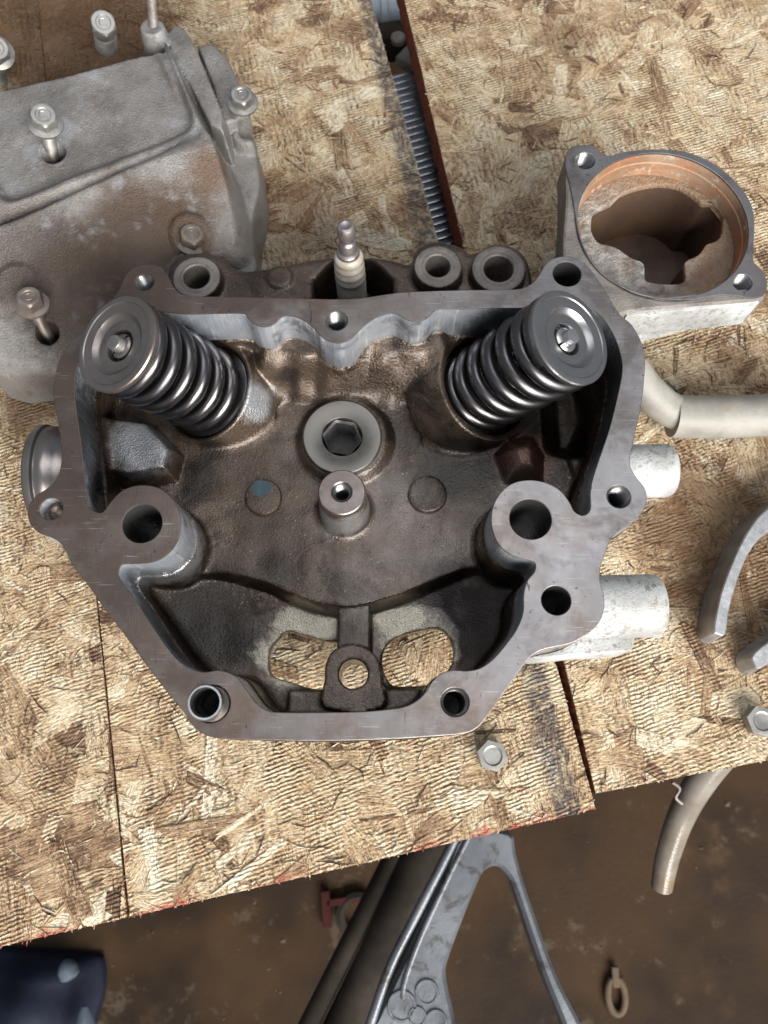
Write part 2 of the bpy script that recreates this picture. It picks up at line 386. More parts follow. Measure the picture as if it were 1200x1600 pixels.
M_BROWN_CHIP = metal('brown_grit', (.10, .065, .035), (.035, .024, .016), .0, .7, .9, 40, 600, .0002, .5)
M_MARK = metal('black_oily_residue', (.012, .010, .009), (.022, .018, .015), .1, .35, .6)

# ------------------------------------------------------------------ floor
me = bpy.data.meshes.new('floor'); S_ = 4.0
me.from_pydata([(-S_, -S_, -.45), (S_, -S_, -.45), (S_, S_, -.45), (-S_, S_, -.45)], [], [(0, 1, 2, 3)])
fl = new_obj('floor', me, M_FLOOR, None, False); fl['kind'] = 'structure'; fl['label'] = 'dark brown stained floor far below the bench boards'

# ------------------------------------------------------------------ OSB boards
E_FRONT = (U(930, 1265, 0) - U(0, 1480, 0))[:2]; E_FRONT /= np.linalg.norm(E_FRONT)
E_UP = np.array([-E_FRONT[1], E_FRONT[0]])
def line_pt(p, q, t): return p + (q - p) * t
def osb_material(name, stripe):
    b = NB(name)
    uv = b.n('ShaderNodeUVMap'); uv.uv_map = 'UVMap'
    at = b.n('ShaderNodeVertexColor'); at.layer_name = 'Col'
    sp = b.n('ShaderNodeSeparateColor'); b.l(at.outputs[0], sp.inputs[0])
    tone, seed, imp = sp.outputs[0], sp.outputs[1], sp.outputs[2]
    su = b.vmath('MULTIPLY', uv.outputs[0], (.035, .9, 1)); seedv = b.n('ShaderNodeCombineXYZ'); b.l(b.math('MULTIPLY', seed, 37.), seedv.inputs[2])
    vec = b.vmath('ADD', su, seedv.outputs[0])
    fib = b.noise(1.9, 3, .72, vec=vec, dist=.25)
    fib2 = b.noise(5.6, 2, .6, vec=vec)
    blot = b.noise(48, 3, .66)
    t = b.math('ADD', tone, b.math('MULTIPLY', b.math('SUBTRACT', fib, .5), 1.05))
    t = b.math('ADD', t, b.math('MULTIPLY', b.math('SUBTRACT', blot, .5), 1.15))
    col = b.ramp(t, [(.0, (.07, .036, .022)), (.20, (.22, .125, .068)), (.39, (.45, .298, .168)), (.59, (.64, .478, .290)), (.96, (.85, .745, .555))])
    # woven press-screen imprint: ridges along the front edge, broken by ridges across it
    ROW = np.array([-math.sin(math.radians(19)), math.cos(math.radians(19))]); dr = b.vmath('DOT_PRODUCT', b.pos, (float(ROW[0]), float(ROW[1]), 0.)); da = b.vmath('DOT_PRODUCT', b.pos, (float(E_FRONT[0]), float(E_FRONT[1]), 0.)); db = b.vmath('DOT_PRODUCT', b.pos, (float(E_UP[0]), float(E_UP[1]), 0.))
    wob = b.math('MULTIPLY', b.math('SUBTRACT', b.noise(170, 3, .6), .5), 9.0)
    wa = b.math('SINE', b.math('ADD', b.math('MULTIPLY', dr, 6.283 / .00158), wob))
    wb = b.math('SINE', b.math('ADD', b.math('MULTIPLY', da, 6.283 / .0029), wob))
    sel = b.rng(b.math('ADD', imp, b.math('MULTIPLY', b.math('SUBTRACT', b.noise(34, 2), .5), .9)), .50, .60)
    mw = b.n('ShaderNodeMix'); b.l(sel, mw.inputs[0]); b.l(b.math('ADD', wa, b.math('MULTIPLY', wb, .45)), mw.inputs[2]); b.l(b.math('ADD', wb, b.math('MULTIPLY', wa, .3)), mw.inputs[3])
    amp = b.math('MULTIPLY', b.rng(b.noise(52, 3, .6), .36, .58, .06, 1.), b.rng(b.noise(430, 2), .3, .65, .25, 1.3))
    imp_h = b.math('MULTIPLY', mw.outputs[0], amp)
    # darker brown in the grooves of the imprint
    col = b.mix(b.math('MULTIPLY', b.rng(imp_h, -.15, -1.1), b.rng(blot, .35, .6, .9, .35)), col, (.17, .095, .055))
    # split, lifted fibres
    cr = b.noise(3.3, 2, .75, vec=b.vmath('MULTIPLY', vec, (2.6, 1.0, 1)), dist=.5)
    crk = b.rng(cr, .585, .635)
    col = b.mix(b.math('MULTIPLY', crk, .85), col, (.075, .040, .026))
    pal = b.rng(b.noise(4.4, 2, .7, vec=b.vmath('ADD', vec, (5.3, 1.7, 0))), .62, .70)
    col = b.mix(b.math('MULTIPLY', pal, .75), col, (.86, .77, .60))
    spk = b.rng(b.noise(620, 3, .65), .60, .66); col = b.mix(b.math('MULTIPLY', spk, b.rng(blot, .40, .55, .85, .25)), col, (.10, .055, .04))
    spl = b.rng(b.noise(1, 2, .6, vec=b.vmath('MULTIPLY', b.vmath('ADD', b.pos, (3.1, 1.2, 0)), (900, 420, 300)), dist=1.5), .66, .70); col = b.mix(b.math('MULTIPLY', spl, .55), col, (.88, .80, .64))
    # grease stains on the wood; the last blob paints the housing's shadow
    nz = b.noise(75, 4, .68)
    pu = b.noise(26, 4, .7, dist=.8); col = b.mix(b.rng(pu, .60, .72, 0, .42), col, (.21, .125, .09))
    for c, r0, r1, k in ((U(1110, 820, 0), 18, 40, .78), (U(1080, 930, 0), 8, 24, .7), (U(1180, 960, 0), 10, 28, .7), (U(470, 340, 0), 14, 36, .5), (U(60, 620, 0), 8, 26, .6), (U(110, 40, 0), 42, 66, .92), (U(330, 60, 0), 6, 26, .3), (U(880, 60, 0), 8, 22, .45), (U(40, 650, 0), 4, 18, .5), (U(150, 1380, 0), 1, 4, .75), (U(110, 1180, 0), 2, 14, .35), (U(1150, 560, 0), 4, 15, .6)):
        col = b.mix(b.math('MULTIPLY', b.blob(c, r0, r1, nz), k), col, (.16, .085, .040))
    if stripe:
        P0 = U(930, 1265, 0)[:2]; P1 = U(870, 1030, 0)[:2]; ed = (P1 - P0) / np.linalg.norm(P1 - P0); nr = np.array([-ed[1], ed[0]])
        dd = b.math('SUBTRACT', b.vmath('DOT_PRODUCT', b.pos, (float(nr[0]), float(nr[1]), 0.)), float(P0 @ nr) * MM)
        dn = b.math('ADD', dd, b.math('MULTIPLY', b.math('SUBTRACT', nz, .5), .004))
        band = b.math('MULTIPLY', b.rng(dn, .004, .0075), b.rng(dn, .019, .013))
        col = b.mix(b.math('MULTIPLY', band, b.rng(b.noise(260, 4, .7), .35, .6, .25, .85)), col, (.075, .070, .075))
        df = b.math('SUBTRACT', db, float(P0 @ E_UP) * MM)
        rp = b.math('MULTIPLY', b.rng(b.math('ADD', df, b.math('MULTIPLY', b.math('SUBTRACT', b.noise(120, 4, .75), .5), .02)), -.001, .0035, 1, 0), b.rng(b.noise(30, 2), .44, .56))
        col = b.mix(b.math('MULTIPLY', rp, .8), col, (.50, .11, .075))
    h = b.math('ADD', b.math('MULTIPLY', fib, .9), b.math('MULTIPLY', fib2, .5))
    h = b.math('SUBTRACT', h, b.math('MULTIPLY', crk, .9))
    hh = b.math('ADD', b.math('MULTIPLY', h, 2.0), b.math('ADD', imp_h, b.math('MULTIPLY', b.noise(800, 3, .7), 2.4)))
    n3 = b.bump(hh, .00060, 1.0)
    return b.out(col, 0., b.rng(fib, .2, .8, .78, .55), n3, .3)
M_OSB_A = osb_material('osb_strand_wood', True)
M_OSB_B = osb_material('osb_strand_wood_plain', False)
def edge_mat():
    b = NB('red_painted_board_edge')
    n = b.noise(1, 5, .7, vec=b.scaled((300, 300, 900)))
    col = b.mix(b.rng(n, .35, .65), (.36, .115, .062), (.17, .06, .036))
    col = b.mix(b.rng(b.noise(500, 4, .7), .60, .70, 0, .8), col, (.42, .28, .16))
    return b.out(col, 0., .75, b.bump(n, .0012, 1.0), .3)
M_EDGE = edge_mat()
def clip_poly(P, Q):
    """clip P by convex ccw Q"""
    out = [np.asarray(p) for p in P]
    for i in range(len(Q)):
        a, c = Q[i], Q[(i + 1) % len(Q)]; e = c - a; inp = out; out = []
        if not inp: return []
        for k in range(len(inp)):
            p, q = inp[k - 1], inp[k]
            sp = e[0] * (p[1] - a[1]) - e[1] * (p[0] - a[0]); sq = e[0] * (q[1] - a[1]) - e[1] * (q[0] - a[0])
            if sp * sq < 0: out.append(p + (q - p) * (sp / (sp - sq)))
            if sq >= 0: out.append(q)
    return out
def poly_area(P):
    P = np.asarray(P); return .5 * abs(np.sum(P[:, 0] * np.roll(P[:, 1], -1) - P[:, 1] * np.roll(P[:, 0], -1)))
def add_flake(bucket, P, org, g, z, tilt, tone, seed, imp, th=.45):
    V, Fc, UVs, Cs = bucket; k = len(V); n = len(P)
    perp = np.array([-g[1], g[0]])
    for p in P:
        q = p - org; zz = z + tilt[0] * q[0] + tilt[1] * q[1]
        V.append((p[0], p[1], zz)); UVs.append((q @ g + seed * 900, q @ perp + seed * 311)); Cs.append((tone, seed, imp, 1))
    for p in P:
        q = p - org; zz = z + tilt[0] * q[0] + tilt[1] * q[1]
        V.append((p[0], p[1], zz - th)); UVs.append((q @ g + seed * 900, q @ perp + seed * 311)); Cs.append((tone * .8, seed, imp, 1))
    Fc.append(tuple(range(k, k + n)))
    for i in range(n):
        j = (i + 1) % n; Fc.append((k + j, k + i, k + n + i, k + n + j))
def bucket_mesh(name, bucket, mat, parent):
    V, Fc, UVs, Cs = bucket
    me = bpy.data.meshes.new(name); me.from_pydata((np.array(V) * MM).tolist(), [], Fc); me.update()
    uvl = me.uv_layers.new(name='UVMap'); ca = me.color_attributes.new('Col', 'FLOAT_COLOR', 'POINT')
    vi = np.zeros(len(me.loops), np.int32); me.loops.foreach_get('vertex_index', vi)
    uvl.data.foreach_set('uv', np.array(UVs, np.float32)[vi].ravel()); ca.data.foreach_set('color', np.array(Cs, np.float32).ravel())
    return new_obj(name, me, mat, parent, False)
def in_view(p):
    x, y = p[0], p[1]
    v = np.array([x, y * _ct + CAM_H * -_st * -1 * 0, 0])
    fwd = y * _st + CAM_H * _ct; up = y * _ct - CAM_H * _st
    return abs(x / fwd * F_PX) < 640 and abs(up / fwd * F_PX) < 840
def board(label, quad, mat, n_single, density, seed, th=20.):
    r = np.random.default_rng(seed); Q = [np.array(q) for q in quad]
    c = np.mean(Q, 0); t = thing('osb_board', label, 'board', (c[0], c[1], -th), 'bench boards')
    # core with slightly ragged edges
    ring = []
    for i in range(4):
        a, d = Q[i], Q[(i + 1) % 4]; L = np.linalg.norm(d - a); m = max(2, int(L / 2.2)); nn = np.array([d[1] - a[1], -(d[0] - a[0])]) / L
        for k in range(m): ring.append(a + (d - a) * k / m - nn * abs(r.normal(0, .28)) * (0 if k == 0 else 1))
    n = len(ring); V = [(p[0], p[1], -.75) for p in ring]; nl = 5
    for l in range(1, nl): V += [(p[0] + r.normal(0, .16), p[1] + r.normal(0, .16), -.75 - (th - .75) * l / (nl - 1)) for p in ring]
    Fc = [tuple(range(n)), tuple(range(nl * n - 1, (nl - 1) * n - 1, -1))]
    for l in range(nl - 1):
        for i in range(n): Fc.append(((i + 1) % n + l * n, i + l * n, i + (l + 1) * n, (i + 1) % n + (l + 1) * n))
    pymesh('board_core', V, Fc, M_EDGE, t, False)
    lo, hi = np.min(Q, 0), np.max(Q, 0); flakes = []
    A = (hi[0] - lo[0]) * (hi[1] - lo[1]); N = int(A * density)
    for i in range(N):
        p = lo + r.random(2) * (hi - lo)
        big = i < N * .40
        L, W = (r.uniform(34, 85), r.uniform(11, 27)) if big else ((r.uniform(12, 46), r.uniform(2.5, 9)) if i < N * .62 else (r.uniform(6, 30), r.uniform(.5, 2.2)))
        base = math.atan2(E_FRONT[1], E_FRONT[0]) + (math.pi / 2 if r.random() < .42 else 0)
        ang = base + r.normal(0, .42); g = np.array([math.cos(ang), math.sin(ang)]); pp = np.array([-g[1], g[0]])
        j = lambda s: r.uniform(-s, s)
        pts = [(-L / 2 + j(L * .08), -W / 2), (-L * .17, -W / 2 + j(W * .10)), (L * .17, -W / 2 + j(W * .10)), (L / 2 + j(L * .12), -W / 2 + j(W * .12)), (L / 2 + j(L * .10), j(W * .25)), (L / 2 + j(L * .12), W / 2 - j(W * .15)),
               (L * .2, W / 2 + j(W * .1)), (-L * .2, W / 2 + j(W * .1)), (-L / 2 + j(L * .12), W / 2), (-L / 2 + j(L * .08), j(W * .25))]
        sh = abs(r.normal(0, .75)); Qs = [q_ + (c - q_) / np.linalg.norm(c - q_) * sh for q_ in Q]
        P = clip_poly([p + g * a + pp * b_ for a, b_ in pts], Qs)
        if len(P) < 3: continue
        z = -.95 + .85 * (i / (N * .4)) + r.normal(0, .10) if big else -.14 + r.uniform(-.25, .25)
        tl = (r.normal(0, .0055), r.normal(0, .0055)) if big else (r.normal(0, .012), r.normal(0, .012))
        tone = float(np.clip(r.normal(.60, .09 if big else .16), .15, .95)) if r.random() > (.03 if big else .17) else r.uniform(.16, .36)
        flakes.append((poly_area(P) * (in_view(p) or .001) * (.4 + .6 * i / N), P, p, g, z, tl, tone, float(r.random()), float(r.random())))
    # loose fibres lifted off the surface
    for i in range(int(A * density * .55)):
        p = lo + r.random(2) * (hi - lo)
        if not in_view(p): continue
        ang = math.atan2(E_FRONT[1], E_FRONT[0]) + r.choice([0, 0, math.pi / 2]) + r.normal(0, .6); g = np.array([math.cos(ang), math.sin(ang)]); pp = np.array([-g[1], g[0]])
        L, W = r.uniform(2.5, 13), r.uniform(.10, .34); bend = r.normal(0, .12) * L
        P = [p - g * L / 2, p + pp * (bend - W), p + g * L / 2, p + pp * (bend + W)]
        P = clip_poly(P, Q)
        if len(P) < 3: continue
        flakes.append((0., P, p, g, .12 + abs(r.normal(0, .18)), (r.normal(0, .03), r.normal(0, .03)), float(r.choice([.95, .9, .05])), float(r.random()), .5))
    for ei, cnt in ((0, .8), (1, .25), (3, .12)):          # frayed edges
        a, d = Q[ei], Q[(ei + 1) % 4]; Le = np.linalg.norm(d - a); od = np.array([d[1] - a[1], -(d[0] - a[0])]) / Le
        for i in range(int(Le * cnt)):
            p = a + (d - a) * r.random() - od * .4
            if not in_view(p): continue
            th_ = r.normal(0, .75); g = od * math.cos(th_) + (d - a) / Le * math.sin(th_); L = abs(r.normal(0, .55)) + .25; W = r.uniform(.12, .45); pp = np.array([-g[1], g[0]])
            P = [p - g * 1.5, p + pp * -W, p + g * L + pp * r.normal(0, .3), p + pp * W]
            flakes.append((0., P, p, g, -.25 + r.normal(0, .25), (r.normal(0, .05), r.normal(0, .05)), float(r.choice([.95, .8, .5])), float(r.random()), .5))
    order = sorted(range(len(flakes)), key=lambda q: -flakes[q][0]); single = set(order[:n_single])
    rest = ([], [], [], [])
    for q, f in enumerate(flakes):
        bk = ([], [], [], []) if q in single else rest
        add_flake(bk, *f[1:])
        if q in single: bucket_mesh('wood_strand', bk, mat, t)
    o = bucket_mesh('wood_strands', rest, mat, t); o['kind'] = 'stuff'
    return t
def PX(x, y): return U(x, y, 0)[:2]
fA, fB = PX(0, 1480), PX(932, 1265)
f_ext = lambda t: fA + (fB - fA) * t
e0, e1 = fB, PX(580, 0); eR = e0 + (e1 - e0) * 1.12
k0 = f_ext(PX(205, 1431)[0] * 0 + .205); kd = PX(42 + .115 * 940, 940) - k0; kdir = (e1 - e0) / np.linalg.norm(e1 - e0)
k0b = k0 + E_FRONT * 1.0
top = 1.12 * np.linalg.norm(e1 - e0)
kerf_dir = kd / np.linalg.norm(kd)
board('wide OSB board under the cylinder head, with grey stripe beside the gap', [k0b, fB, eR, k0 + E_FRONT * .25 + kerf_dir * top], M_OSB_A, 200, .020, 11)
fl_left = f_ext(-.35)
board('OSB board at far left, beyond the thin dark saw cut', [fl_left, k0, k0 + kerf_dir * top, fl_left + kerf_dir * top], M_OSB_A, 70, .020, 12)
rA, rB = PX(931, 1240), PX(1200, 1188); rC = rA + (rB - rA) * 3.2; l1 = PX(632, 0); lT = rA + (l1 - rA) * 1.12
board('OSB board on the right, beyond the tapering gap', [rA, rC, rC + (lT - rA), lT], M_OSB_B, 170, .020, 13)

# ------------------------------------------------------------------ cylinder head
ZG = 75.0                     # height of the gasket face above the boards (mm)
PLT = 19.0                    # depth of the machined walls
OUTER = [(84,600),(90,570),(100,548),(120,520),(145,495),(170,473),(187,450),(196,430),(210,417),(230,413),(250,416),(262,430),(273,450),(292,462),(340,463),(430,465),(520,467),(560,466),(601,460),(640,456),(723,453),(800,452),(826,446),(842,430),(853,412),(870,402),(893,401),(913,411),(930,430),(947,457),(968,490),(987,507),(1002,533),(1008,560),(1007,590),(1002,633),(991,685),(984,721),(992,742),(1006,760),(1011,778),(1006,797),(995,811),(974,823),(956,841),(944,868),(938,889),(938,909),(944,931),(944,952),(936,973),(917,992),(890,1006),(857,1013),(838,1020),(823,1033),(805,1058),(780,1093),(755,1128),(740,1141),(720,1147),(673,1151),(607,1155),(500,1158),(393,1156),(343,1154),(320,1148),(301,1134),(287,1113),(260,1080),(227,1037),(193,990),(160,947),(138,915),(112,882),(100,856),(85,842),(60,832),(46,816),(43,795),(54,776),(73,763),(88,748),(95,725),(95,695),(90,660),(84,628)]
INNER = [(119,583),(117,612),(121,650),(127,690),(132,740),(138,786),(147,798),(160,800),(172,785),(190,767),(215,758),(245,761),(269,778),(281,803),(282,830),(273,854),(256,871),(236,879),(212,881),(192,882),(186,891),(188,904),(211,936),(233,970),(260,1010),(281,1034),(300,1045),(320,1050),(340,1047),(358,1051),(372,1060),(384,1076),(400,1098),(418,1110),(440,1113),(500,1113),(560,1112),(600,1109),(632,1104),(652,1094),(666,1080),(674,1066),(688,1053),(707,1047),(730,1048),(752,1043),(773,1027),(793,1003),(807,983),(817,957),(818,928),(824,907),(835,893),(836,881),(826,875),(800,868),(780,852),(769,828),(768,800),(778,775),(797,757),(822,750),(850,753),(874,765),(889,783),(898,799),(911,805),(922,796),(922,770),(926,748),(937,714),(952,670),(965,618),(972,580),(969,552),(957,520),(935,490),(905,478),(860,478),(817,481),(773,481),(723,483),(690,483),(679,486),(670,495),(660,501),(648,503),(634,499),(617,490),(601,492),(583,499),(565,513),(549,529),(533,536),(517,534),(502,526),(492,514),(481,505),(469,498),(454,494),(440,496),(428,507),(415,511),(400,508),(388,498),(380,490),(340,490),(290,491),(240,486),(195,492),(160,512),(135,545)]
out2 = crom(UL(OUTER, ZG), 4); inn2 = crom(UL(INNER, ZG), 4)
mmpx = lambda px, py, z: abs(U(px + 1, py, z)[0] - U(px, py, z)[0])
HOLES = [(226,441,14.5,1),(526,501,17,1),(886,428,22,0),(967,776,18.5,1),(222,818,31,0),(829,811,32.5,0),(869,938,23,0),(711,1097,22,1),(331,1100,29,0)]
hol = [(U(x, y, ZG)[:2], r * mmpx(x, y, ZG), th, (x, y)) for x, y, r, th in HOLES]
blind = (U(80, 795, ZG)[:2], 18 * mmpx(80, 795, ZG))
hc = (out2.min(0) + out2.max(0)) / 2
HEAD = thing('cylinder_head', 'dark oily aluminium cylinder head lying gasket face up, with two valve springs', 'cylinder head', (hc[0], hc[1], .3))
GP = plate('gasket_face', [out2, inn2] + [circ(c, r, 40) for c, r, _, _ in hol] + [circ(*blind, 36)], ZG - PLT, ZG, M_GASKET, HEAD, .28)
GP.data.materials.append(M_MILL)
for f_ in GP.data.polygons:
    if abs(f_.normal.z) < .3: f_.material_index = 1
GP['label'] = 'flat machined gasket rim with bolt holes and bare bluish walls'
# --- the casting: signed distances on a grid
HV = .72
lo = np.array([out2[:, 0].min() - 3, out2[:, 1].min() - 3, -.9]); hi = np.array([out2[:, 0].max() + 3, U(700, 372, 55)[1] + 4, ZG - 2])
X, Y, Z = grid(lo, hi, HV); X2, Y2 = X[:, :, 0] + 0 * Y[:, :, 0], Y[:, :, 0] + 0 * X[:, :, 0]
so = sd_poly(out2, X2, Y2); si = sd_poly(inn2, X2, Y2)
n5 = vnoise(X2, Y2, 17, 1) * .16 + vnoise(X2, Y2, 4.6, 2) * .025
def P2(px, py, z): return U(px, py, z)[:2]
# floor heights of the cavity
deck = 38.0
LIP = [(250,880),(300,898),(345,899),(405,911),(457,934),(507,949),(545,952),(575,947),(625,933),(673,913),(723,894),(775,885),(830,880)]
lipw = crom(UL(LIP, deck), 4, False)
ylip = np.interp(X2[:, 0], lipw[:, 0], lipw[:, 1])[:, None] + 0 * X2
fl_ = np.full(X2.shape, deck, np.float32)
# rise towards the machined back wall, rough cast
yb = U(540, 560, 50)[1]; ya = U(540, 640, deck)[1]
back = sstep(ya, yb, Y2 + vnoise(X2, Y2, 14, 5) * 1.2) * np.where(X2 < U(430, 600, 40)[0], 1, 1)
xl, xr = U(395, 560, 50)[0], U(700, 560, 50)[0]
back = back * sstep(xl - 5, xl + 6, X2) * (1 - sstep(xr - 4, xr + 12, X2))
fl_ = fl_ + back * 20.0
# cast block by the left wall, lump and well by the right wall
for poly, zz, hgt, k in (([(150,640),(235,652),(280,700),(268,742),(200,756),(150,745)], 48, 50, 4.0), ([(770,700),(790,672),(840,664),(862,700),(858,752),(790,752)], 46, 47, 9.0), ([(880,705),(905,690),(930,700),(925,745),(895,752)], 44, 40, 4.0)):
    d = sd_poly(UL(poly, zz), X2, Y2); fl_ = np.maximum(fl_, deck - 6 + (hgt - deck + 6) * sstep(k * .5, -k, d))
d = sd_poly(UL([(862,560),(930,560),(940,640),(915,700),(870,690)], 40), X2, Y2); fl_ = fl_ - 16 * sstep(6, -6, d)
# low mound round the hex plug
c = P2(540, 690, deck); rr = np.hypot(X2 - c[0], Y2 - c[1]); fl_ = fl_ + 4.2 * sstep(20, 15.5, rr) * (1 - back)
# front recess behind the lip
wf = sd_poly(UL([(400,965),(440,950),(560,944),(690,950),(718,985),(712,1065),(410,1070),(398,1020)], 27), X2, Y2)
rec = np.minimum(26.5 + np.clip(wf, 0, 60) * .38, 44)
lipm = sstep(1.6, -1.6, Y2 - ylip + n5 * 1.5)
fl_ = fl_ * (1 - lipm) + np.minimum(rec, fl_ + 18) * lipm
fl_ = fl_ + n5
FLR = fl_[:, :, None]
n5b = n5[:, :, None]
body = smax(so[:, :, None] + .45 + np.maximum(ZG - PLT - Z, 0) * .13 - np.where(Z < ZG - PLT - .5, .9, 0) + n5b * .4, np.maximum(Z - (ZG - 4), .5 - Z), 1.2)
cav = smax(si[:, :, None] + np.where(Z < ZG - PLT - .5 + n5b * 6, .55, -.6), FLR - Z, 3.0)
vol = smax(body, -cav, .8)
# tilted spring pockets
VS = []
for (t, bpt) in (((180, 536), (326, 612)), ((893, 526), (747, 612))):
    A = U(*bpt, 43); B = U(*t, 87.5); n = (B - A) / np.linalg.norm(B - A); VS.append((A, B, n))
incav = smax(si[:, :, None], Z - ZG + 6, 1)           # collars live only inside the cavity
for i, (A, B, n) in enumerate(VS):
    colr = sd_cyl(X, Y, Z, A, n, -14, 4.5 if i else 1.5, 25.5 if i else 24, 21.8 if i else 21.2)
    vol = smin(vol, np.maximum(colr, incav + .0), 3.2)
    vol = smax(vol, -sd_cyl(X, Y, Z, A, n, -1.5, 60, 19.2), .9)
# bosses in the cavity
up = np.array([0, 0, 1.])
for k, r in ((4, 12.1), (5, 12.7)):
    cx, cy = hol[k][0]; vol = smin(vol, np.maximum(sd_cyl(X, Y, Z, (cx, cy, 0), up, 4, ZG - PLT - .5, r + 2.3, r - .15), Z * 0 - 999), 3.5)
cb = P2(534, 769, 62)
vol = smin(vol, sd_cyl(X, Y, Z, (cb[0], cb[1], 30), up, -6, 31.9, 10.6, 8.35), 3.0)
# centre tab with its hole, and web to the deck
tabp = crom(UL([(506,1108),(505,1060),(507,1035),(520,1014),(550,1004),(580,1014),(595,1035),(598,1060),(598,1108)], 44), 3)
tz = np.maximum(sd_poly(tabp, X2, Y2)[:, :, None] + .5, np.maximum(Z - 44, 23 - Z))
vol = smin(vol, tz, 1.2)
web = np.maximum(sd_poly(UL([(526,1015),(528,940),(579,940),(577,1015)], 37), X2, Y2)[:, :, None], np.maximum(Z - 36.5, 23 - Z)); vol = smin(vol, web, 1.6)
bar = np.maximum(sd_poly(UL([(452,1120),(452,1080),(655,1078),(655,1120)], 30), X2, Y2)[:, :, None], np.maximum(Z - 34, 23 - Z)); vol = smin(vol, bar, 2.5)
# the cam-chain end of the head stands clear of the bench
vol = smax(vol, -np.maximum((Y - ylip[:, :, None]) + 1.5 - np.maximum(22.5 - Z, 0) * .25, Z - 22.5), 1.0)
# windows right through the bottom
for wp in ([(437,997),(450,987),(473,993),(507,1002),(526,1004),(532,1020),(520,1060),(508,1076),(480,1074),(460,1067),(430,1058),(422,1047),(422,1017)], [(600,1017),(617,998),(650,987),(680,982),(697,990),(707,1010),(708,1030),(700,1047),(680,1063),(667,1070),(620,1072),(606,1062),(598,1040)]):
    wd = sd_poly(crom(UL(wp, 27), 3), X2, Y2)[:, :, None]
    vol = smax(vol, -np.maximum(wd, Z - 34), .5)
tabc = P2(552, 1053, 44); vol = smax(vol, -sd_cyl(X, Y, Z, (tabc[0], tabc[1], 0), up, -5, 60, 5.1), .5)
# casting behind the rim: plug well and bosses
EXT = [(262,470),(262,420),(280,398),(310,392),(345,400),(372,420),(410,418),(460,408),(510,400),(560,398),(610,403),(640,410),(652,385),(685,374),(722,384),(738,394),(770,379),(805,384),(826,406),(835,460),(835,520),(262,520)]
ez = 52.0
ext = smax(sd_poly(crom(UL(EXT, ez), 3), X2, Y2)[:, :, None] - np.maximum(ez - Z, 0) * .05 + n5b * .6, np.maximum(Z - ez, 1 - Z), 3.0)
vol = smin(vol, ext, 1.0)
bk = []
for px, py, r, rh, zt in ((307,433,9.6,5.5,57), (684,416,9.6,5.2,59), (779,420,10.6,6.2,58)):
    c = P2(px, py, zt); bk.append((c, r, rh, zt))
    vol = smin(vol, sd_cyl(X, Y, Z, (c[0], c[1], 0), up, 2, zt, r), 1.8)
wc = U(552, 446, 52)
vol = smax(vol, -sd_cyl(X, Y, Z, (wc[0], wc[1], 0), up, 14, 80, 13.5), 2.0)
vol = smax(vol, -np.maximum(np.abs(X - wc[0]) - 15.5 + np.maximum(Y - wc[1] - 3, 0) * 1.1, np.maximum(30 - Z, np.abs(Y - wc[1] - 2) - 9)), 3.0)
cdk = P2(437, 434, 52); vol = smin(vol, sd_cyl(X, Y, Z, (cdk[0], cdk[1], 0), up, 40, 53.0, 5.2), .5)
for c, r, rh, zt in [(b_[0], b_[1], b_[2], b_[3]) for b_ in bk]:
    vol = smax(vol, -sd_cyl(X, Y, Z, (c[0], c[1], 0), up, 22, 90, rh), .8)
for c, r, th, q in hol:
    vol = smax(vol, -sd_cyl(X, Y, Z, (c[0], c[1], 0), up, 30 if r < 5.5 else 12, 99, r + .7), .5)
vol = smax(vol, -sd_cyl(X, Y, Z, (blind[0][0], blind[0][1], 0), up, ZG - 5, 99, blind[1] + .5), .5)
vol = smax(vol, -sd_cyl(X, Y, Z, (cb[0], cb[1], 0), up, 44, 99, 3.4), .5)
hq = U(533, 680, deck + 3); vol = smax(vol, -sd_cyl(X, Y, Z, (hq[0], hq[1], 0), up, 20, 99, 9.0), .5)
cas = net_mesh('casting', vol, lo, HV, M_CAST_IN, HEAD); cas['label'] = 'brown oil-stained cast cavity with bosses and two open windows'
# plug the blind hole with a rounded bottom
lathe('blind_hole_bottom', (*blind[0], ZG - 6), up, [(0, 2.2), (blind[1] * .5, 1.8), (blind[1] * .85, .8), (blind[1] + .3, 0), (blind[1] + .3, -1)], M_GASKET, HEAD, 32)
# threads in the tapped holes, plain bores in the others
def thread(c, r, ztop, depth, mat, pitch=1.1):
    prof = [(r - .05, 0.), (r - .35, -.5)]; z = -.5
    while z > -depth:
        prof += [(r - .75, z - pitch * .45), (r - .12, z - pitch)]; z -= pitch
    prof += [(0.01, z - 1.5)]
    return lathe('thread', (c[0], c[1], ztop), up, prof, mat, HEAD, 36, 25)
for c, r, th, q in hol:
    if th: thread(c, r, ZG - .3, 24, M_RETAINER2)
    elif q != (331, 1100): lathe('bore', (c[0], c[1], 0), up, [(r - .02, ZG - .4), (r - .05, ZG - 12), (r - .05, 13), (.01, 12.5)], M_RETAINER2, HEAD, 40)
thread(cb, 3.35, 61.6, 16, M_RETAINER2, .9)
lathe('boss_top', (cb[0], cb[1], 61.2), up, [(3.35, -1), (3.45, .55), (3.9, .95), (8.0, .95), (8.4, .6), (8.45, -.8)], M_GASKET, HEAD, 44)
for c, r, rh, zt in bk:
    lathe('boss_ring', (c[0], c[1], zt - .6), up, [(.01, -22), (rh - .3, -21), (rh - .3, .5), (rh + .2, .9), (rh + 1.0, .9), (rh + 1.3, .7), (r - .9, .75), (r - .3, .4), (r - .2, -1)], M_CAST_GREY, HEAD, 44)
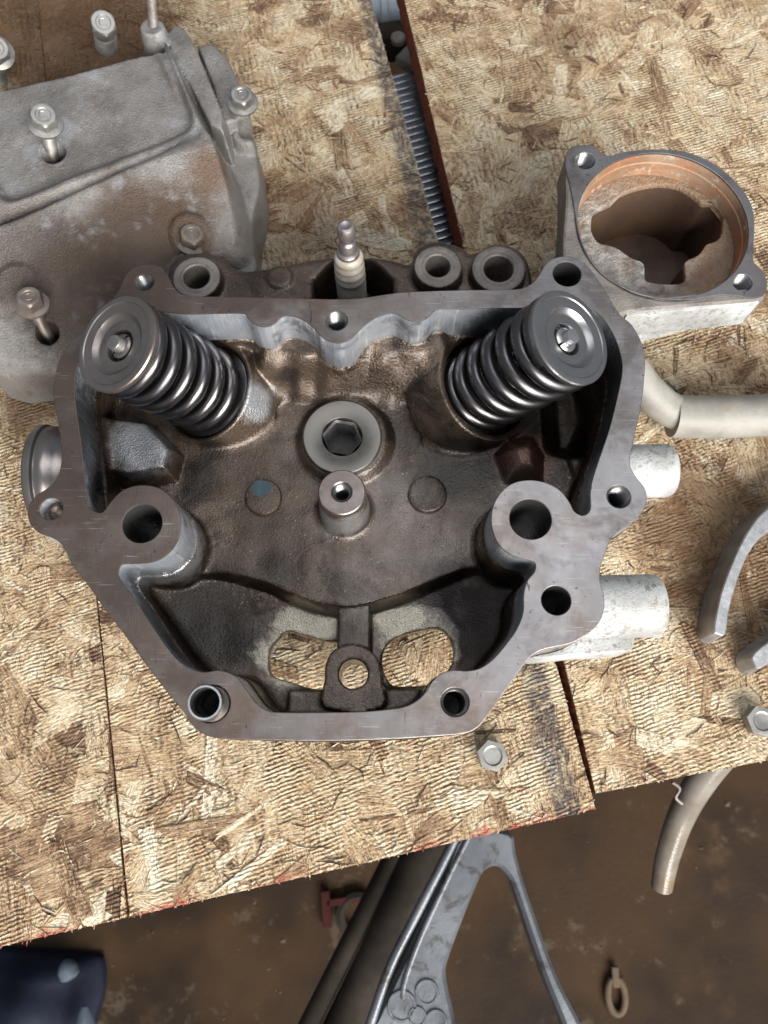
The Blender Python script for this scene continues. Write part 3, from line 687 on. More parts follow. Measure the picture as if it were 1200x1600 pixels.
# hollow dowel
c, r, _, _ = hol[8]
lathe('dowel_sleeve', (c[0], c[1], 0), up, [(r - 1.5, 45), (r - 1.5, ZG + 9.4), (r - 1.3, ZG + 9.9), (r - .75, ZG + 9.9), (r - .4, ZG + 9.4), (r - .35, 60)], M_STEEL, HEAD, 48)
lathe('bore', (c[0], c[1], 0), up, [(r - 1.45, ZG), (r - 1.45, 46), (.01, 45)], M_BLACKHOLE, HEAD, 32)
# hexagon socket plug
hx = U(534, 681, deck + 6.0); ax = np.array([.03, -.03, 1.])
HP = lathe('hex_plug', hx - np.array([0, 0, 5]), ax, [(15.4, -2), (15.5, 3.6), (15.2, 4.3), (14.8, 4.6), (8.2, 4.6), (7.9, 4.4), (7.6, 3.4), (7.4, 2.2)], M_PLUG, HEAD, 64)
HP['label'] = 'wide flat plug with a hexagon socket'
u_, v_, n_ = frame(ax); V = []; Fc = []
for lev, rad in ((3.7, 7.9), (2.4, 7.0), (-8.5, 6.9)):
    for k in range(6):
        a = math.pi / 3 * k + .12; V.append(hx - np.array([0, 0, 5]) + n_ * lev + rad * (1.0 if lev > 2.4 else 1.0) * (u_ * math.cos(a) + v_ * math.sin(a)))
for l in range(2):
    for k in range(6): Fc.append((l * 6 + k, l * 6 + (k + 1) % 6, (l + 1) * 6 + (k + 1) % 6, (l + 1) * 6 + k))
Fc.append(tuple(range(12, 18)))
Fc.pop(); pymesh('hex_socket', V, Fc, M_STEEL, HP, False)
pymesh('socket_bottom', V[12:], [tuple(range(6))], M_BLACKHOLE, HP, False)
# pressed discs in the deck
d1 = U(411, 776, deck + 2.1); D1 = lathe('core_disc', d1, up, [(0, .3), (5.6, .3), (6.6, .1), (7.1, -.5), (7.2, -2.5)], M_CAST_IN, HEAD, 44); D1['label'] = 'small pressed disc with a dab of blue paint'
dd = U(409, 764, deck + 1.5); a_ = np.linspace(0, 6.283, 26, endpoint=False); rr_ = 3.7 + .25 * np.sin(3 * a_ + 1) + .15 * np.sin(7 * a_)
pymesh('paint_dab', [(dd[0] + r * math.cos(a), dd[1] + r * .9 * math.sin(a), deck + 2.46) for r, a in zip(rr_, a_)] + [(dd[0], dd[1], deck + 2.56)], [(i, (i + 1) % 26, 26) for i in range(26)], M_BLUEDOT, D1)
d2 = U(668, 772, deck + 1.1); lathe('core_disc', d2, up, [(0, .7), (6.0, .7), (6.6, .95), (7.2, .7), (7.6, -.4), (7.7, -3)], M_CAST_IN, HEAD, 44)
# --- valve springs
def spring_path(A, n, L, r0, r1, turns, phase):
    u, v, n = frame(n); P = []
    N = int(turns * 40)
    for i in range(N + 1):
        t = i / N; a = phase + t * turns * 2 * math.pi
        hh = t + .028 * math.sin(2 * math.pi * t) * -1
        # closed end coils
        e = .075; hh = np.interp(t, [0, .10, .90, 1], [0, .055, .945, 1])
        r = r0 + (r1 - r0) * t
        P.append(A + n * (L * hh) + r * (u * math.cos(a) + v * math.sin(a)))
    return np.array(P)
for i, (A, B, n) in enumerate(VS):
    L = np.linalg.norm(B - A)
    wr = 2.75
    S = tube('valve_spring', spring_path(A + n * 1.2, n, L - 4.6, 14.6, 14.6, 6.3, .4 + i), wr, M_STEEL_DARK, HEAD, 14)
    S['label'] = ('valve spring by the engine cover, brown washer on top', 'valve spring by the round housing, grey washer on top')[i]
    tube('inner_spring', spring_path(A + n * 1.2, -n * -1, L - 6, 9.9, 9.9, 8, 2.), 1.3, M_STEEL_DARK, S, 8)
    mr = M_RETAINER if i == 0 else M_RETAINER2
    lathe('retainer', B, n, [(11.5, -4.5), (13.0, -3.1), (16.3, -2.9), (17.1, -2.4), (17.3, -.8), (17.0, -.2), (16.4, 0), (15.0, 0), (14.7, -.3), (11.9, -.35), (11.2, -.5), (9.9, -1.9), (9.2, -2.2), (6.4, -1.9), (5.9, -2.1), (5.6, -2.6), (5.4, -6), (3.2, -6.2)], mr, S, 72, 28)
    lathe('valve_stem', B, n, [(2.75, -9), (2.75, .4), (2.55, .9), (0.01, 1.0)], M_STEEL if i else M_ZINC, S, 28, 35)
    u, v, nn = frame(n)
    for s in (0, 1):
        V = []; Fc = []; m = 14
        for k in range(m + 1):
            a = s * math.pi + .1 + (math.pi - .2) * k / m
            dr = u * math.cos(a) + v * math.sin(a)
            for rr, hh in ((2.8, -5.4), (2.8, -2.0), (3.7, -2.0), (4.4, -2.5), (4.6, -5.4)): V.append(B + dr * rr + nn * hh)
        for k in range(m):
            for q in range(4): Fc.append((k * 5 + q, k * 5 + q + 1, (k + 1) * 5 + q + 1, (k + 1) * 5 + q))
        pymesh('keeper', V, Fc, M_STEEL if i else M_RETAINER, S)
    lathe('spring_seat', A, n, [(6, -1.2), (6, .3), (17.5, .3), (18.2, -.1), (18.3, -1.4)], M_STEEL_DARK, S, 56)
    lathe('valve_guide', A, n, [(2.9, 12), (5.2, 12), (5.6, 11.5), (5.8, 0)], M_RETAINER, S, 28)
# --- round housing cast onto the far right corner
ZH = 60.0
TOPF = [(884,262),(885,239),(894,229),(912,226),(930,229),(940,240),(956,243),(975,237),(1020,233),(1065,236),(1104,249),(1134,269),(1158,293),(1173,317),(1179,344),(1178,380),(1177,407),(1188,419),(1198,437),(1196,458),(1176,466),(1150,462),(1120,461),(1080,468),(1030,466),(985,455),(940,428),(915,395),(903,362),(898,330),(893,300)]
bc = U(1036, 349, ZH); br = 137 * mmpx(1036, 349, ZH) * .97
BODYF = [(880,400),(884,320),(884,262),(885,239),(894,229),(912,226),(930,229),(940,240),(956,243),(975,237),(1020,233),(1065,236),(1104,249),(1134,269),(1158,293),(1173,317),(1179,344),(1178,380),(1177,407),(1189,419),(1199,437),(1197,460),(1180,468),(1065,478),(984,486),(945,500),(900,480)]
bl = UL(BODYF, ZH)
eH = [(914,251), (1160,441)]
HS = plate('thermostat_housing', [crom(bl, 3), circ(bc, br + .3, 72)] + [circ(U(*e, ZH), 16.5 * mmpx(*e, ZH), 32) for e in eH], ZH - 17, ZH - .7, M_CAST_GREY, HEAD, 1.1)
HS['label'] = 'square-cornered cast housing with a rust-stained round bore'
plate('flange_face', [crom(UL(TOPF, ZH), 3), circ(bc, br, 72)] + [circ(U(*e, ZH), 15.5 * mmpx(*e, ZH), 32) for e in eH], ZH - .9, ZH, M_GASKET, HS, .25)
for e in eH:
    c = U(*e, ZH); r = 15.5 * mmpx(*e, ZH); prof = [(r - .03, -.3), (r - .3, -.7)]; z = -.7
    for k in range(9): prof += [(r - .65, z - .45), (r - .12, z - 1.)]; z -= 1.
    lathe('thread', (c[0], c[1], ZH), up, prof + [(r - .5, z - 7), (.01, z - 8)], M_RETAINER2, HS, 32, 25)
lathe('bore_wall', (bc[0], bc[1], ZH), up, [(br + .15, -.5), (br - .05, -1.2), (br - .1, -5), (br - .45, -5.3), (br - .5, -13)], M_RUST, HS, 96)
# ledge with a three-lobed opening
lc = U(1026, 366, ZH - 12)
lp = []
for px, py in [(1000,292),(1030,287),(1062,291),(1086,306),(1099,317),(1118,318),(1130,333),(1128,365),(1118,377),(1104,382),(1092,398),(1072,408),(1070,420),(1071,438),(1054,444),(1022,442),(1008,436),(1006,412),(985,402),(965,388),(950,383),(934,378),(924,360),(926,335),(938,326),(955,318),(972,302)]: lp.append((px, py))
lob = crom(UL(lp, ZH - 12), 3)
plate('bore_ledge', [circ(bc, br - .3, 72), lob], ZH - 15, ZH - 12, M_CRUST, HS, .5)
V = []; Fc = []; n = len(lob); cc = lob.mean(0)
for zz, s in ((ZH - 14.8, 1.0), (ZH - 24, .97), (ZH - 44, .93)):
    V += [(cc[0] + (p[0] - cc[0]) * s, cc[1] + (p[1] - cc[1]) * s, zz) for p in lob]
for l in range(2):
    for k in range(n): Fc.append((l * n + k, l * n + (k + 1) % n, (l + 1) * n + (k + 1) % n, (l + 1) * n + k))
Fc.append(tuple(range(2 * n, 3 * n)))
pymesh('water_passage', V, Fc, M_BROWN_IN, HS)
# stepped foot under the housing, pale at the front
foot = crom(UL([(915,330),(960,285),(1080,285),(1140,330),(1140,420),(1100,455),(1010,475),(950,480),(910,440)], ZH - 17), 3)
plate('housing_foot', [foot, lob * .0 + (lob - lob.mean(0)) * 1.07 + lob.mean(0)], 8, ZH - 16.5, M_CAST_WHITE, HS, 1.0)
fr = UL([(982,487),(1065,479.5),(1190,462),(1176,486),(1168,500),(1150,503),(984,510)], ZH - 1)
fa, fb = U(978, 486, ZH - 1), U(1192, 463, ZH - 1); dv = (fb - fa)[:2]; dv /= np.linalg.norm(dv); nv = np.array([dv[1], -dv[0]])
qa, qb = fa[:2] + nv * -.4, fb[:2] + nv * -.4
plate('housing_front', [np.array([qa + nv * 2.3, qb + nv * 2.3 - dv * 1.5, qb - nv * 4 - dv * 2.5, qa - nv * 4])], ZH - 19, ZH - 1.4, M_CAST_WHITE, HS, .9)
plate('housing_lip', [np.array([qa + nv * 2.9 - dv * 2, qa + nv * 2.9 + dv * 14, qa + dv * 16 - nv * 4, qa - nv * 4])], ZH - 27, ZH - 18.4, M_CAST_WHITE, HS, .9)
# --- stubs on the right wall
def stub(name, p0, p1, z, r, mat, label=None, parent=HEAD, rough=True):
    a, b_ = U(*p0, z), U(*p1, z); L = np.linalg.norm(b_ - a)
    o = lathe(name, a, b_ - a, [(r, -6), (r, L * .55), (r * 1.01, L - 4.2), (r * .985, L - 2), (r * .93, L - .6), (r * .86, L), (r * .6, L), (r * .58, L - 8), (.01, L - 8)], mat, parent, 48)
    if label: o['label'] = label
    return o
stub('coolant_stub', (975, 737), (1049, 735), 40, 10.4, M_CAST_WHITE, 'short pale stub beside the right bolt ear')
stub('coolant_stub', (925, 948), (1030, 946), 38, 11.6, M_CAST_WHITE, 'larger pitted pale stub lower on the right wall')
plate('mounting_lug', [crom(UL([(828,1020),(850,1012),(930,985),(985,985),(992,1000),(988,1015),(975,1019),(900,1024),(838,1030)], 32), 2)], 12, 32, M_CAST_WHITE, HEAD, .8)
# --- exhaust flange on the left wall
ee = U(29, 716, 55); ea = np.array([U(112, 706, 55)[0], ee[1], 34.5]); en = np.array([-1., -.03, .04]); en /= np.linalg.norm(en); EL = ea[0] - ee[0]
EF = lathe('exhaust_flange', ea, en, [(17.5, -6), (17.8, EL * .3), (18.6, EL * .45), (19.6, EL * .55), (20.0, EL * .68), (19.6, EL * .74), (19.7, EL * .78), (20.6, EL * .82), (20.6, EL * .93), (20.0, EL * .98), (19.2, EL), (15.2, EL), (14.5, EL - .6), (14.2, 2)], M_RETAINER, HEAD, 72)
EF['label'] = 'dark round exhaust flange under the left ear'

# ------------------------------------------------------------------ spark plug standing in its well
sp0, sp1 = U(551, 470, 38), U(540, 352, 80); sn = (sp1 - sp0); SL = np.linalg.norm(sn); sn /= SL
SPK = thing('spark_plug', 'white ribbed spark plug standing in the well behind the rim', 'spark plug', sp0)
k = SL / 46.0
prof = [(6.0, 0), (6.0, 9)]
prof = [(6.1, -2), (6.1, 13), (5.75, 14.2), (5.85, 15.0), (6.15, 16.0), (6.15, 17.0), (5.55, 18.0), (5.55, 18.6), (6.1, 19.6), (6.1, 20.6), (5.45, 21.7), (5.45, 22.3), (5.95, 23.3), (5.95, 24.4), (5.4, 25.4), (5.3, 26.0), (5.75, 27.0), (5.7, 28.4), (4.9, 29.6), (4.3, 30.0), (3.4, 30.1)]
lathe('insulator', sp0, sn, [(r, hh * k) for r, hh in prof], M_CERAMIC, SPK, 48, 40)
lathe('terminal', sp0, sn, [(r, hh * k) for r, hh in [(4.4, 29.5), (4.5, 31.0), (4.1, 31.6), (3.4, 32.0), (3.3, 36.5), (3.0, 37.2), (2.55, 37.8), (2.55, 39.0), (3.2, 40.0), (3.45, 41.2), (3.45, 44.6), (3.1, 45.6), (2.2, 46.0), (1.7, 45.6), (.01, 45.5)]], M_TERMINAL, SPK, 32, 40)
lathe('metal_shell', sp0, sn, [(8.2, -22), (8.2, -8), (9.0, -7), (9.0, -3), (6.3, -1)], M_TERMINAL, SPK, 6, 20)

# ------------------------------------------------------------------ bolts
def bolt(label, head, foot, s, mat, length=None, group=None, flange=True, hexh=5.2, shank_mat=None, mark=True, name='flange_bolt', shank_r=None, shank=True):
    """head: centre of the hexagon's top (mm); foot: where the shank enters"""
    head, foot = np.asarray(head, float), np.asarray(foot, float)
    n = head - foot; D = np.linalg.norm(n); n = n / D; u, v, n = frame(n)
    t = thing(name, label, 'bolt', foot, group)
    V = []; Fc = []; R = s / math.sqrt(3) 
    rings = [(.80, 0., 12), (.93, -.05, 12)]
    # chamfered hexagon
    m = 36; prof = []
    def hexr(a): a = (a % (math.pi / 3)) - math.pi / 6; return (s / 2) / math.cos(a)
    lv = [(0.0, -.55, 0), (.55, -.55, 0), (.62, -.1, 0), (.86, 0, 0)] if mark else [(0.0, -.45, 0), (.58, -.45, 0), (.70, 0, 0)]
    lv += [(.93, -.08, 0)] if mark else []
    lv += [ (1, -.55, 1), (1, -hexh + .4, 1), (1.0, -hexh, 1)]
    for f, hh, hx_ in lv:
        for q in range(m):
            a = 2 * math.pi * q / m; rr = hexr(a) if hx_ else s / 2 * f * 1.04
            if hx_ and hh > -.6: hh2 = hh - (hexr(a) - s / 2) * .9 if mark else -.25
            else: hh2 = hh
            V.append(head + n * hh2 + rr * (u * math.cos(a) + v * math.sin(a)))
    for l in range(len(lv) - 1):
        for q in range(m): Fc.append((l * m + q, l * m + (q + 1) % m, (l + 1) * m + (q + 1) % m, (l + 1) * m + q))
    H_ = pymesh('bolt_head', V, Fc, mat, t, True, 25)
    if mark:
        # raised maker's ring and bar on the head
        c0 = head - n * .52
        ring = [c0 + s * .17 * (u * math.cos(a) + v * math.sin(a)) for a in np.linspace(.5, 5.2, 18)]
        tube('head_mark', ring, .28, mat, H_, 6)
    if flange: lathe('flange', head, n, [(s * .48, -hexh + .9), (s * .60, -hexh + .55), (s * .735, -hexh + .0), (s * .75, -hexh - .5), (s * .74, -hexh - 1.0), (s * .3, -hexh - 1.1)], mat, t, 40)
    r = shank_r or s * .29
    if shank:
        L = (length or D) ; prof = [(r, -hexh)]; z = -hexh - 2.5; prof.append((r, z))
        while z > -L: prof += [(r - .38, z - .5), (r, z - 1.0)]; z -= 1.0
        lathe('shank', head, n, prof + [(.01, z - .8)], shank_mat or mat, t, 24, 30)
    return t
G = 'bolts of the engine cover'
CZ = 52.
# ------------------------------------------------------------------ engine cover, top left
COV = [(-70,142),(0,118),(60,102),(130,86),(196,70),(214,60),(222,44),(236,34),(256,32),(276,36),(296,48),(312,62),(335,62),(364,100),(383,160),(394,215),(398,262),(388,300),(384,330),(389,362),(393,388),(384,404),(366,404),(340,400),(318,416),(310,470),(250,505),(190,530),(120,575),(50,562),(-70,520)]
cov = crom(UL(COV, 40), 4)
lo2 = np.array([cov[:, 0].min() - 3, cov[:, 1].min() - 6, -1.]); hi2 = np.array([cov[:, 0].max() + 3, cov[:, 1].max() + 4, 64.])
lo2[0] = max(lo2[0], U(-45, 300, 40)[0])
HC = .8
X, Y, Z = grid(lo2, hi2, HC); X2, Y2 = X[:, :, 0] + 0 * Y[:, :, 0], Y[:, :, 0] + 0 * X[:, :, 0]
sc_ = sd_poly(cov, X2, Y2)
plat = sd_poly(crom(UL([(-80,140),(0,114),(130,82),(215,60),(258,66),(286,130),(308,196),(290,222),(200,262),(100,302),(0,338),(-80,362)], 55), 3), X2, Y2)
pan = sd_poly(crom(UL([(-80,372),(0,352),(100,312),(215,262),(290,215),(268,130),(246,66),(272,70),(325,190),(352,232),(372,300),(374,362),(330,392),(290,430),(160,520),(60,548),(-80,530)], 48), 3), X2, Y2)
# direction of fall of the front panel
g0, g1 = U(170, 290, 50)[:2], U(240, 470, 40)[:2]; gd = (g1 - g0) / np.linalg.norm(g1 - g0); tt = (X2 - g0[0]) * gd[0] + (Y2 - g0[1]) * gd[1]
n2 = vnoise(X2, Y2, 30, 9) * .35 + vnoise(X2, Y2, 5, 10) * .10
topz = np.full(X2.shape, 27.0, np.float32)
both = smin(pan, plat, 6.0)
topz = topz + (55 - .42 * np.clip(tt, 0, 80) - 27) * sstep(2.0, -5.0, both)
recess = sd_poly(crom(UL([(-90,40),(60,20),(180,10),(226,52),(254,92),(282,148),(302,190),(300,208),(270,224),(200,252),(100,292),(30,320),(8,318),(-12,300),(-90,320)], 50), 3), X2, Y2)
topz = topz - 5.0 * sstep(1.8, -3.6, recess)
# a rounded groove between plateau and panel
gl = [U(12, 334, 52)[:2], U(300, 212, 52)[:2]]; ge = gl[1] - gl[0]; tq = np.clip(((X2 - gl[0][0]) * ge[0] + (Y2 - gl[0][1]) * ge[1]) / (ge @ ge), 0, 1)
gdist = np.hypot(X2 - gl[0][0] - ge[0] * tq, Y2 - gl[0][1] - ge[1] * tq); topz = topz - 2.0 * sstep(7, 0, gdist)
# right flank: stepped rib
for rp_, hz_ in (([(256,62),(272,40),(290,46),(312,84),(350,178),(352,214),(328,200)], 19), ([(306,72),(331,58),(352,80),(384,140),(390,186),(352,198),(330,130)], 11)):
    rib = sd_poly(UL(rp_, 27 + hz_ * .9), X2, Y2); topz = np.maximum(topz, 27 + hz_ * sstep(.9, -.9, rib))
ear = np.hypot(X2 - U(386, 205, 33)[0], Y2 - U(386, 205, 33)[1]); topz = np.maximum(topz, 27 + 6 * sstep(8.5, 6.5, ear))
ear0 = U(240, 50, 50); d_ = np.hypot(X2 - ear0[0], Y2 - ear0[1]); topz = np.maximum(topz, 27 + 26 * sstep(8.5, 5.0, d_))
for e in ((300, 372, 41), (48, 470, 33)):
    q = U(*e); d_ = np.hypot(X2 - q[0], Y2 - q[1]); topz = topz + 1.5 * sstep(10, 7, d_)
topz = topz + n2
vol = smax(sc_[:, :, None] - np.clip(24 - Z, 0, 24) * .05 + n2[:, :, None] * .3, np.maximum(Z - topz[:, :, None], .6 - Z), 3.0)
bh = U(84, 240, 49.5); vol = smax(vol, -sd_cyl(X, Y, Z, (bh[0], bh[1], 0), up, 30, 99, 5.6), .9)
eh = U(386, 205, 33); vol = smax(vol, -sd_cyl(X, Y, Z, (eh[0], eh[1], 0), up, 8, 99, 3.9), .8)
fh = U(72, 518, 36); vol = smax(vol, -sd_cyl(X, Y, Z, (fh[0], fh[1], 0), up, 8, 99, 4.6), .8)
COVER = thing('engine_cover', 'stained grey cast engine cover with raised plateau, top left of the bench', 'engine cover', (*U(170, 330, 0)[:2], .3))
net_mesh('cover_casting', vol, lo2, HC, M_COVER, COVER)
lathe('bolt_hole_ring', (bh[0], bh[1], 49.4), up, [(5.0, -14), (5.05, -.6), (5.5, .35), (6.4, .5), (7.0, .3), (7.2, -.6)], M_COVER, COVER, 40)
bolt('zinc flange bolt standing proud of the hole in the cover plateau', U(67, 178, 70), U(82, 243, 43), 9.6, M_ZINC, 40, G)
bolt('flange bolt raised from the ear at the right end of the cover', U(377, 146, 49), U(386, 205, 24), 9.2, M_ZINC, 34, G)
bolt('zinc bolt standing behind the long back edge of the cover', U(161, 34, 46), U(165, 62, 32), 10.6, M_ZINC, 20, G, shank_r=5.2, flange=False)
bolt('bolt cut off by the left edge of the picture, behind the cover', U(-6, 74, 40), U(0, 112, 18), 10.5, M_ZINC, 36, G)
bolt('dull tan bolt seated low on the front of the cover', U(300, 364, 46), U(300, 392, 34), 9.4, M_TAN_STEEL, 20, G)
bolt('brown bolt leaning out of its hole at the lower left of the cover', U(44, 462, 52), U(70, 516, 30), 9.2, M_TAN_STEEL, 34, G)
bolt('long grey stud rising from the far corner boss of the cover', U(230, -80, 92), U(240, 40, 52), 8.4, M_CAST_GREY, 55, G, shank_r=2.1)

# ------------------------------------------------------------------ hose, arms and bolt heads on the right board
HO = thing('rubber_hose', 'pale grey hose lying across the right board', 'hose', (*U(1130, 650, 0)[:2], 0))
hp = [U(1050, 650, 12), U(1100, 652, 11.5), U(1160, 651, 11), U(1230, 645, 11), U(1330, 630, 11)]
pth = crom(hp, 8, False); tube('hose_body', pth, 9.3, M_HOSE, HO, 40)
tube('hose_bore', [pth[0] + np.array([-.15, 0, 0]), pth[2]], 6.0, M_HOSE, HO, 28)
NP = tube('nipple', crom([U(985, 575, 26), U(1006, 604, 22), U(1032, 630, 16), U(1060, 646, 13), U(1085, 651, 12)], 6, False), [7.4] * 25, M_HOSE, HO, 28)
NP['label'] = 'narrower pale elbow entering the hose end'
ARM = thing('curved_arm', 'curved silver cast arm with flat bright edge, right board', 'metal arm', (*U(1150, 880, 0)[:2], .4))
ao = [(1330,735),(1260,755),(1200,794),(1175,820),(1154,856),(1136,898),(1124,934),(1115,982),(1121,991),(1133,990),(1140,949),(1151,910),(1166,871),(1184,844),(1210,822),(1262,790),(1330,772)]
a2 = crom(UL(ao, 13.5), 4)
n = len(a2); V = []; Fc = []; ctr = a2
def offs(P, d):
    T = np.roll(P, -1, 0) - np.roll(P, 1, 0); T /= np.linalg.norm(T, axis=1)[:, None]; N_ = np.stack([T[:, 1], -T[:, 0]], 1)
    ar = np.sum(P[:, 0] * np.roll(P[:, 1], -1) - P[:, 1] * np.roll(P[:, 0], -1)); return P + N_ * d * (1 if ar > 0 else -1)
def slab(name, P, levels, mat, parent):
    V = []; Fc = []; n = len(P)
    for d, z in levels: V += [(p[0], p[1], z) for p in (offs(P, d) if d else P)]
    Fc.append(tuple(range(n)))
    for l in range(len(levels) - 1):
        for k in range(n): Fc.append(((l) * n + (k + 1) % n, l * n + k, (l + 1) * n + k, (l + 1) * n + (k + 1) % n))
    o = pymesh(name, V, Fc, mat, parent, True, 32)
    bm = bmesh.new(); bm.from_mesh(o.data); bmesh.ops.recalc_face_normals(bm, faces=bm.faces); bm.to_mesh(o.data); bm.free()
    o.data.polygons.foreach_set('use_smooth', [True] * len(o.data.polygons)); o.data.set_sharp_from_angle(angle=.55)
    return o
slab('arm_body', a2, [(-.5, 13.9), (0, 13.4), (.2, 11), (1.0, 3), (1.6, .6)], M_ARM, ARM)
BAR = thing('short_bar', 'end of a small silver bar at the right edge of the picture', 'metal bar', (*U(1200, 1025, 0)[:2], .4))
slab('bar_body', crom(UL([(1176,1024),(1200,1003),(1260,965),(1280,985),(1230,1018),(1200,1036),(1184,1045),(1177,1036)], 11), 3), [(-.4, 11.3), (0, 10.9), (.3, 8), (1.2, 2), (1.8, .6)], M_ARM, BAR)
for (px, py), lab in (((770, 1181), 'hex bolt head in the board just below the cylinder head'), ((1192, 1127), 'hex bolt head at the right edge, near the front of the right board')):
    a = U(px, py, 6.5); bolt(lab, a, a - np.array([0, 0, 8.]), 10.6, M_ZINC, 12, 'bolts driven into the boards', flange=False, hexh=5.0, name='hex_bolt', mark=False)

# ------------------------------------------------------------------ below the boards
BR = thing('frame_bracket', 'grey painted forked metal bracket below the bench edge', 'bracket', (*U(690, 1500, -440)[:2], -440))
ZB = -150.
bp = [(725,1300),(795,1300),(806,1335),(822,1390),(846,1460),(872,1530),(912,1610),(930,1660),(900,1660),(880,1600),(852,1530),(826,1455),(806,1395),(795,1370),(778,1354),(758,1360),(744,1385),(722,1440),(700,1500),(697,1530),(712,1600),(720,1660),(560,1660),(588,1590),(640,1480),(690,1370)]
slab('bracket_plate', crom(UL(bp, ZB), 3), [(-2.0, ZB + 1), (0, ZB - 1.5), (.5, ZB - 8), (.5, ZB - 16)], M_PAINT, BR)
def rail(p, z, r, nm, mat, par): return tube(nm, crom([U(x, y, z) for x, y in p], 6, False), r, mat, par, 20)
rail([(738, 1296), (700, 1372), (655, 1470), (632, 1535), (630, 1560)], ZB + 1, 1.7, 'raised_rib', M_PAINT, BR)
rail([(716, 1300), (690, 1352), (655, 1420), (612, 1505), (585, 1580), (560, 1660)], ZB + 2, 2.6, 'raised_rib', M_PAINT, BR)
for px, py, r in ((667, 1550, 6.5), (628, 1572, 8), (652, 1588, 5), (681, 1596, 6)):
    c = U(px, py, ZB + 1); lathe('round_boss', c, up, [(0, .6), (r * .75, .6), (r * .8, 1.1), (r * .95, 1.1), (r, .5), (r * 1.05, -2)], M_PAINT, BR, 28)
for s, (a, b_) in enumerate((((610, 1350), (490, 1590)), ((652, 1345), (545, 1590)))):
    t = thing('black_tube', ('thin black tube under the bench, left of the bracket', 'thick black tube under the bench, touching the bracket')[s], 'tube', U(*a, -230), 'black tubes below the bench')
    A_, B_ = U(*a, -230), U(*b_, -230); dv_ = B_ - A_
    tube('tube_body', [A_ - dv_ * .6, A_, B_, B_ + dv_ * .6], (7, 13)[s], M_BLACK, t, 24)
    tube('seam', [A_ - dv_ * .5 + [6, 0, (5, 10)[s]], B_ + dv_ * .5 + [6, 0, (5, 10)[s]]], 1.0, M_BLACK, t, 8)
RC = thing('red_clip', 'small red plastic clip on the floor below the bench edge', 'clip', U(535, 1420, -449))
def boxm(name, c, sx, sy, sz, rz, mat, par, bev=1.0):
    cr_, sr_ = math.cos(rz), math.sin(rz); ol = [(c[0] + x * cr_ - y * sr_, c[1] + x * sr_ + y * cr_) for x, y in ((-sx/2,-sy/2),(sx/2,-sy/2),(sx/2,sy/2),(-sx/2,sy/2))]
    return plate(name, [np.array(ol)], c[2] - sz / 2, c[2] + sz / 2, mat, par, bev)
boxm('crossbar', U(543, 1406, -444), 38, 6, 8, .12, M_RED, RC); boxm('stem', U(510, 1420, -444), 8, 30, 8, .1, M_RED, RC)
lathe('ring', U(560, 1430, -447), up, [(12, 0), (12, 6), (16, 8), (20, 6), (20, 0)], M_BLACK, RC, 32)
HH = thing('hanging_hose', 'yellowed clear hose end hanging below the right board', 'hose', U(1070, 1300, -90))
hpth = crom([U(1150, 1150, -30), U(1102, 1210, -45), U(1066, 1272, -62), U(1044, 1335, -75), U(1034, 1386, -84)], 7, False)
tube('hose_body', hpth, np.linspace(7.4, 5.0, len(hpth)), M_HOSE2, HH, 32, caps=False)
dv_ = hpth[-1] - hpth[-2]; dv_ /= np.linalg.norm(dv_)
lathe('cut_end', hpth[-1], dv_, [(5.05, -.3), (5.08, 0), (4.8, .4), (3.6, .4), (3.4, -16), (.01, -16)], M_HOSE2, HH, 32)
tube('wire_tie', crom([U(1050, 1222, -26), U(1062, 1232, -30), U(1056, 1246, -34), U(1066, 1256, -36)], 5, False), .7, M_CAST_GREY, HH, 8)
EY = thing('eye_fastener', 'small dull brown eye fastener lying on the dark floor, lower right', 'fastener', U(963, 1550, -449))
ec = U(963, 1556, -446); ring = [ec + np.array([10 * math.cos(a) * .75, 14 * math.sin(a), 0]) for a in np.linspace(math.pi * .62, math.pi * 2.38, 24)]
tube('eye_loop', ring, 3.0, M_BROWN_CHIP, EY, 12); boxm('tongue', ec + np.array([0, 15, 1.]), 6, 16, 5, 0, M_BROWN_CHIP, EY, .6)
BT = thing('blue_tarp', 'dark blue folded sheet on the floor, lower left corner', 'sheet', U(60, 1580, -449))
gx, gy = 34, 26; V = []; Fc = []
q00, q10, q01, q11 = U(-120, 1480, -430)[:2], U(150, 1500, -430)[:2], U(-120, 1760, -430)[:2], U(135, 1760, -430)[:2]
for j in range(gy):
    for i in range(gx):
        s_, t_ = i / (gx - 1), j / (gy - 1); p = (q00 * (1 - s_) + q10 * s_) * (1 - t_) + (q01 * (1 - s_) + q11 * s_) * t_
        p = p + np.array([math.sin(t_ * 9) * 4 * s_, 0]); e_ = min(1, 6 * (1 - s_), 8 * t_)
        V.append((p[0], p[1], -448 + 26 * e_ + e_ * (9 * math.sin(s_ * 11 + t_ * 3) + 6 * math.sin(t_ * 14 - s_ * 5))))
for j in range(gy - 1):
    for i in range(gx - 1): Fc.append((j * gx + i, j * gx + i + 1, (j + 1) * gx + i + 1, (j + 1) * gx + i))
o = pymesh('sheet', V, Fc, M_BLUE, BT, True, 80); md = o.modifiers.new('thick', 'SOLIDIFY'); md.thickness = .0015
for (a, b_, c_, nm) in (((100, 1500), (112, 1530), 9, 'a'), ((132, 1570), (134, 1640), 9, 'b')):
    t = thing('white_strip', {'a': 'pale bottle neck lying on the blue sheet, lower left', 'b': 'pale pointed plastic piece beside the blue sheet'}[nm], 'plastic piece', U(*a, -420))
    A_, B_ = U(*a, -412), U(*b_, -412); D_ = B_ - A_; L_ = np.linalg.norm(D_)
    lathe('shell', A_, D_, [(.01, 0), (3, 1), (6, L_ * .2), (8.5, L_ * .5), (8, L_ * .85), (4, L_), (.01, L_)], M_WHITE, t, 24)
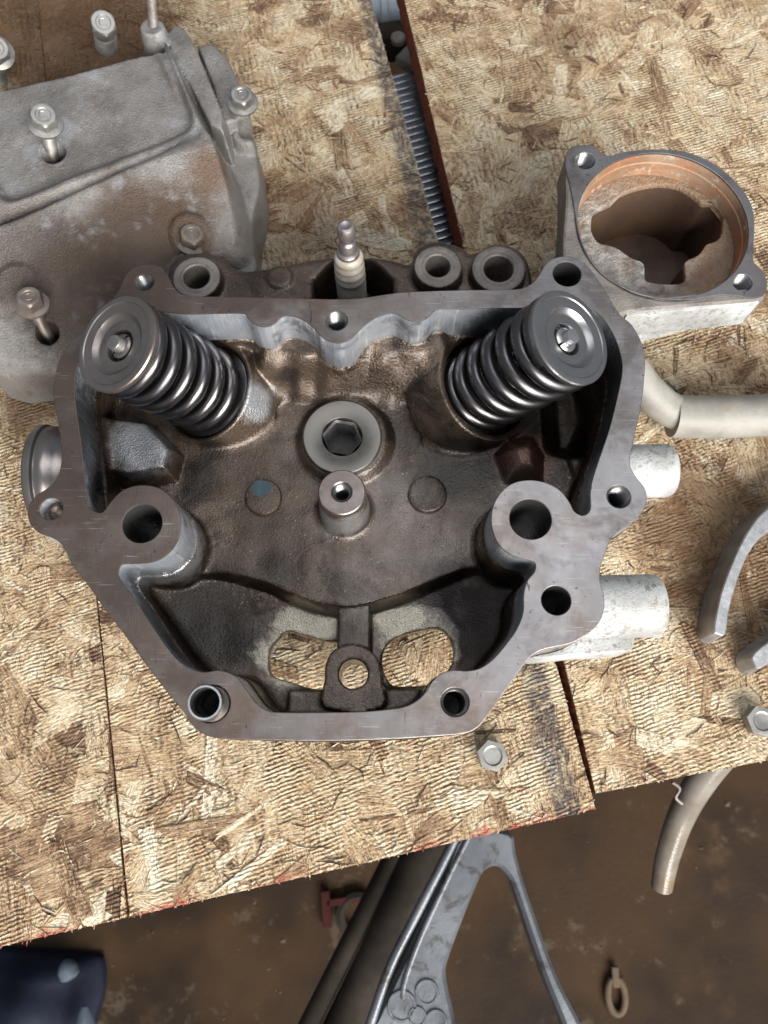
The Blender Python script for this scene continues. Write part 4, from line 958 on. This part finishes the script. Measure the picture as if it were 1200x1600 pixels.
# seen through the gap at the top
RS = thing('ribbed_strip', 'blue steel strip with pale cross ribs in the gap between boards', 'ribbed strip', U(670, 250, -40))
zs = -34.; s0, s1 = U(640, 112, zs), U(738, 420, zs); dS = (s1 - s0)[:2]; LS = np.linalg.norm(dS); dS /= LS; nS = np.array([-dS[1], dS[0]])
plate('strip_body', [np.array([s0[:2] - nS * 16, s0[:2] + nS * 16, s1[:2] + nS * 16, s1[:2] - nS * 16])], zs - 4, zs, M_RIB, RS, .5)
nr_ = int(LS / 4.6)
for k in range(nr_):
    c = s0[:2] + dS * (2 + k * 4.6); o = boxm('cross_rib', (c[0], c[1], zs + .7), 31, 1.5, 1.8, math.atan2(nS[1], nS[0]) + .10, M_STEEL, RS, .35)
PP = thing('pale_pipe', 'pale blue-grey pipe crossing under the gap at the top', 'pipe', U(600, 20, -130))
tube('pipe_body', [U(480, -8, -110), U(600, 12, -110), U(720, 8, -110)], 13, M_PALEBLUE, PP, 28)
lathe('collar', U(598, 12, -110), U(620, 10, -110) - U(598, 12, -110), [(13.5, -3), (15, -2), (15, 2), (13.5, 3)], M_PALEBLUE, PP, 28)
KB = thing('dark_block', 'dark block with a pale corner seen through the top of the gap', 'block', U(640, 80, -100))
boxm('block_body', U(610, 66, -92), 36, 15, 20, .2, M_BLACK, KB); boxm('pale_corner', U(642, 92, -70), 15, 13, 8, .9, M_HOSE, KB)
lathe('round_cap', U(622, 64, -80), up, [(5, 0), (5, 3), (4, 4), (.01, 4)], M_CAST_GREY, KB, 20)

# grit and wood chips swept onto the floor
r = np.random.default_rng(5); V = []; Fc = []
for i in range(140):
    p = U(r.uniform(-80, 1280), r.uniform(1180, 1700), -449.5); s = r.uniform(.5, 1.9) * (2.4 if r.random() < .06 else 1); a0 = r.uniform(0, 6.28); el = r.uniform(.35, 1)
    k = len(V)
    for q in range(4):
        a = a0 + q * math.pi / 2 + r.uniform(-.4, .4); V.append((p[0] + s * math.cos(a), p[1] + s * el * math.sin(a), -449.9))
    V.append((p[0] + r.uniform(-.3, .3) * s, p[1], -449.9 + s * r.uniform(.4, .9)))
    for q in range(4): Fc.append((k + q, k + (q + 1) % 4, k + 4))
gr_ = pymesh('floor_grit', V, Fc, M_BROWN_CHIP, None, False); gr_['kind'] = 'stuff'; gr_['label'] = 'brown grit and wood chips scattered over the dark floor'
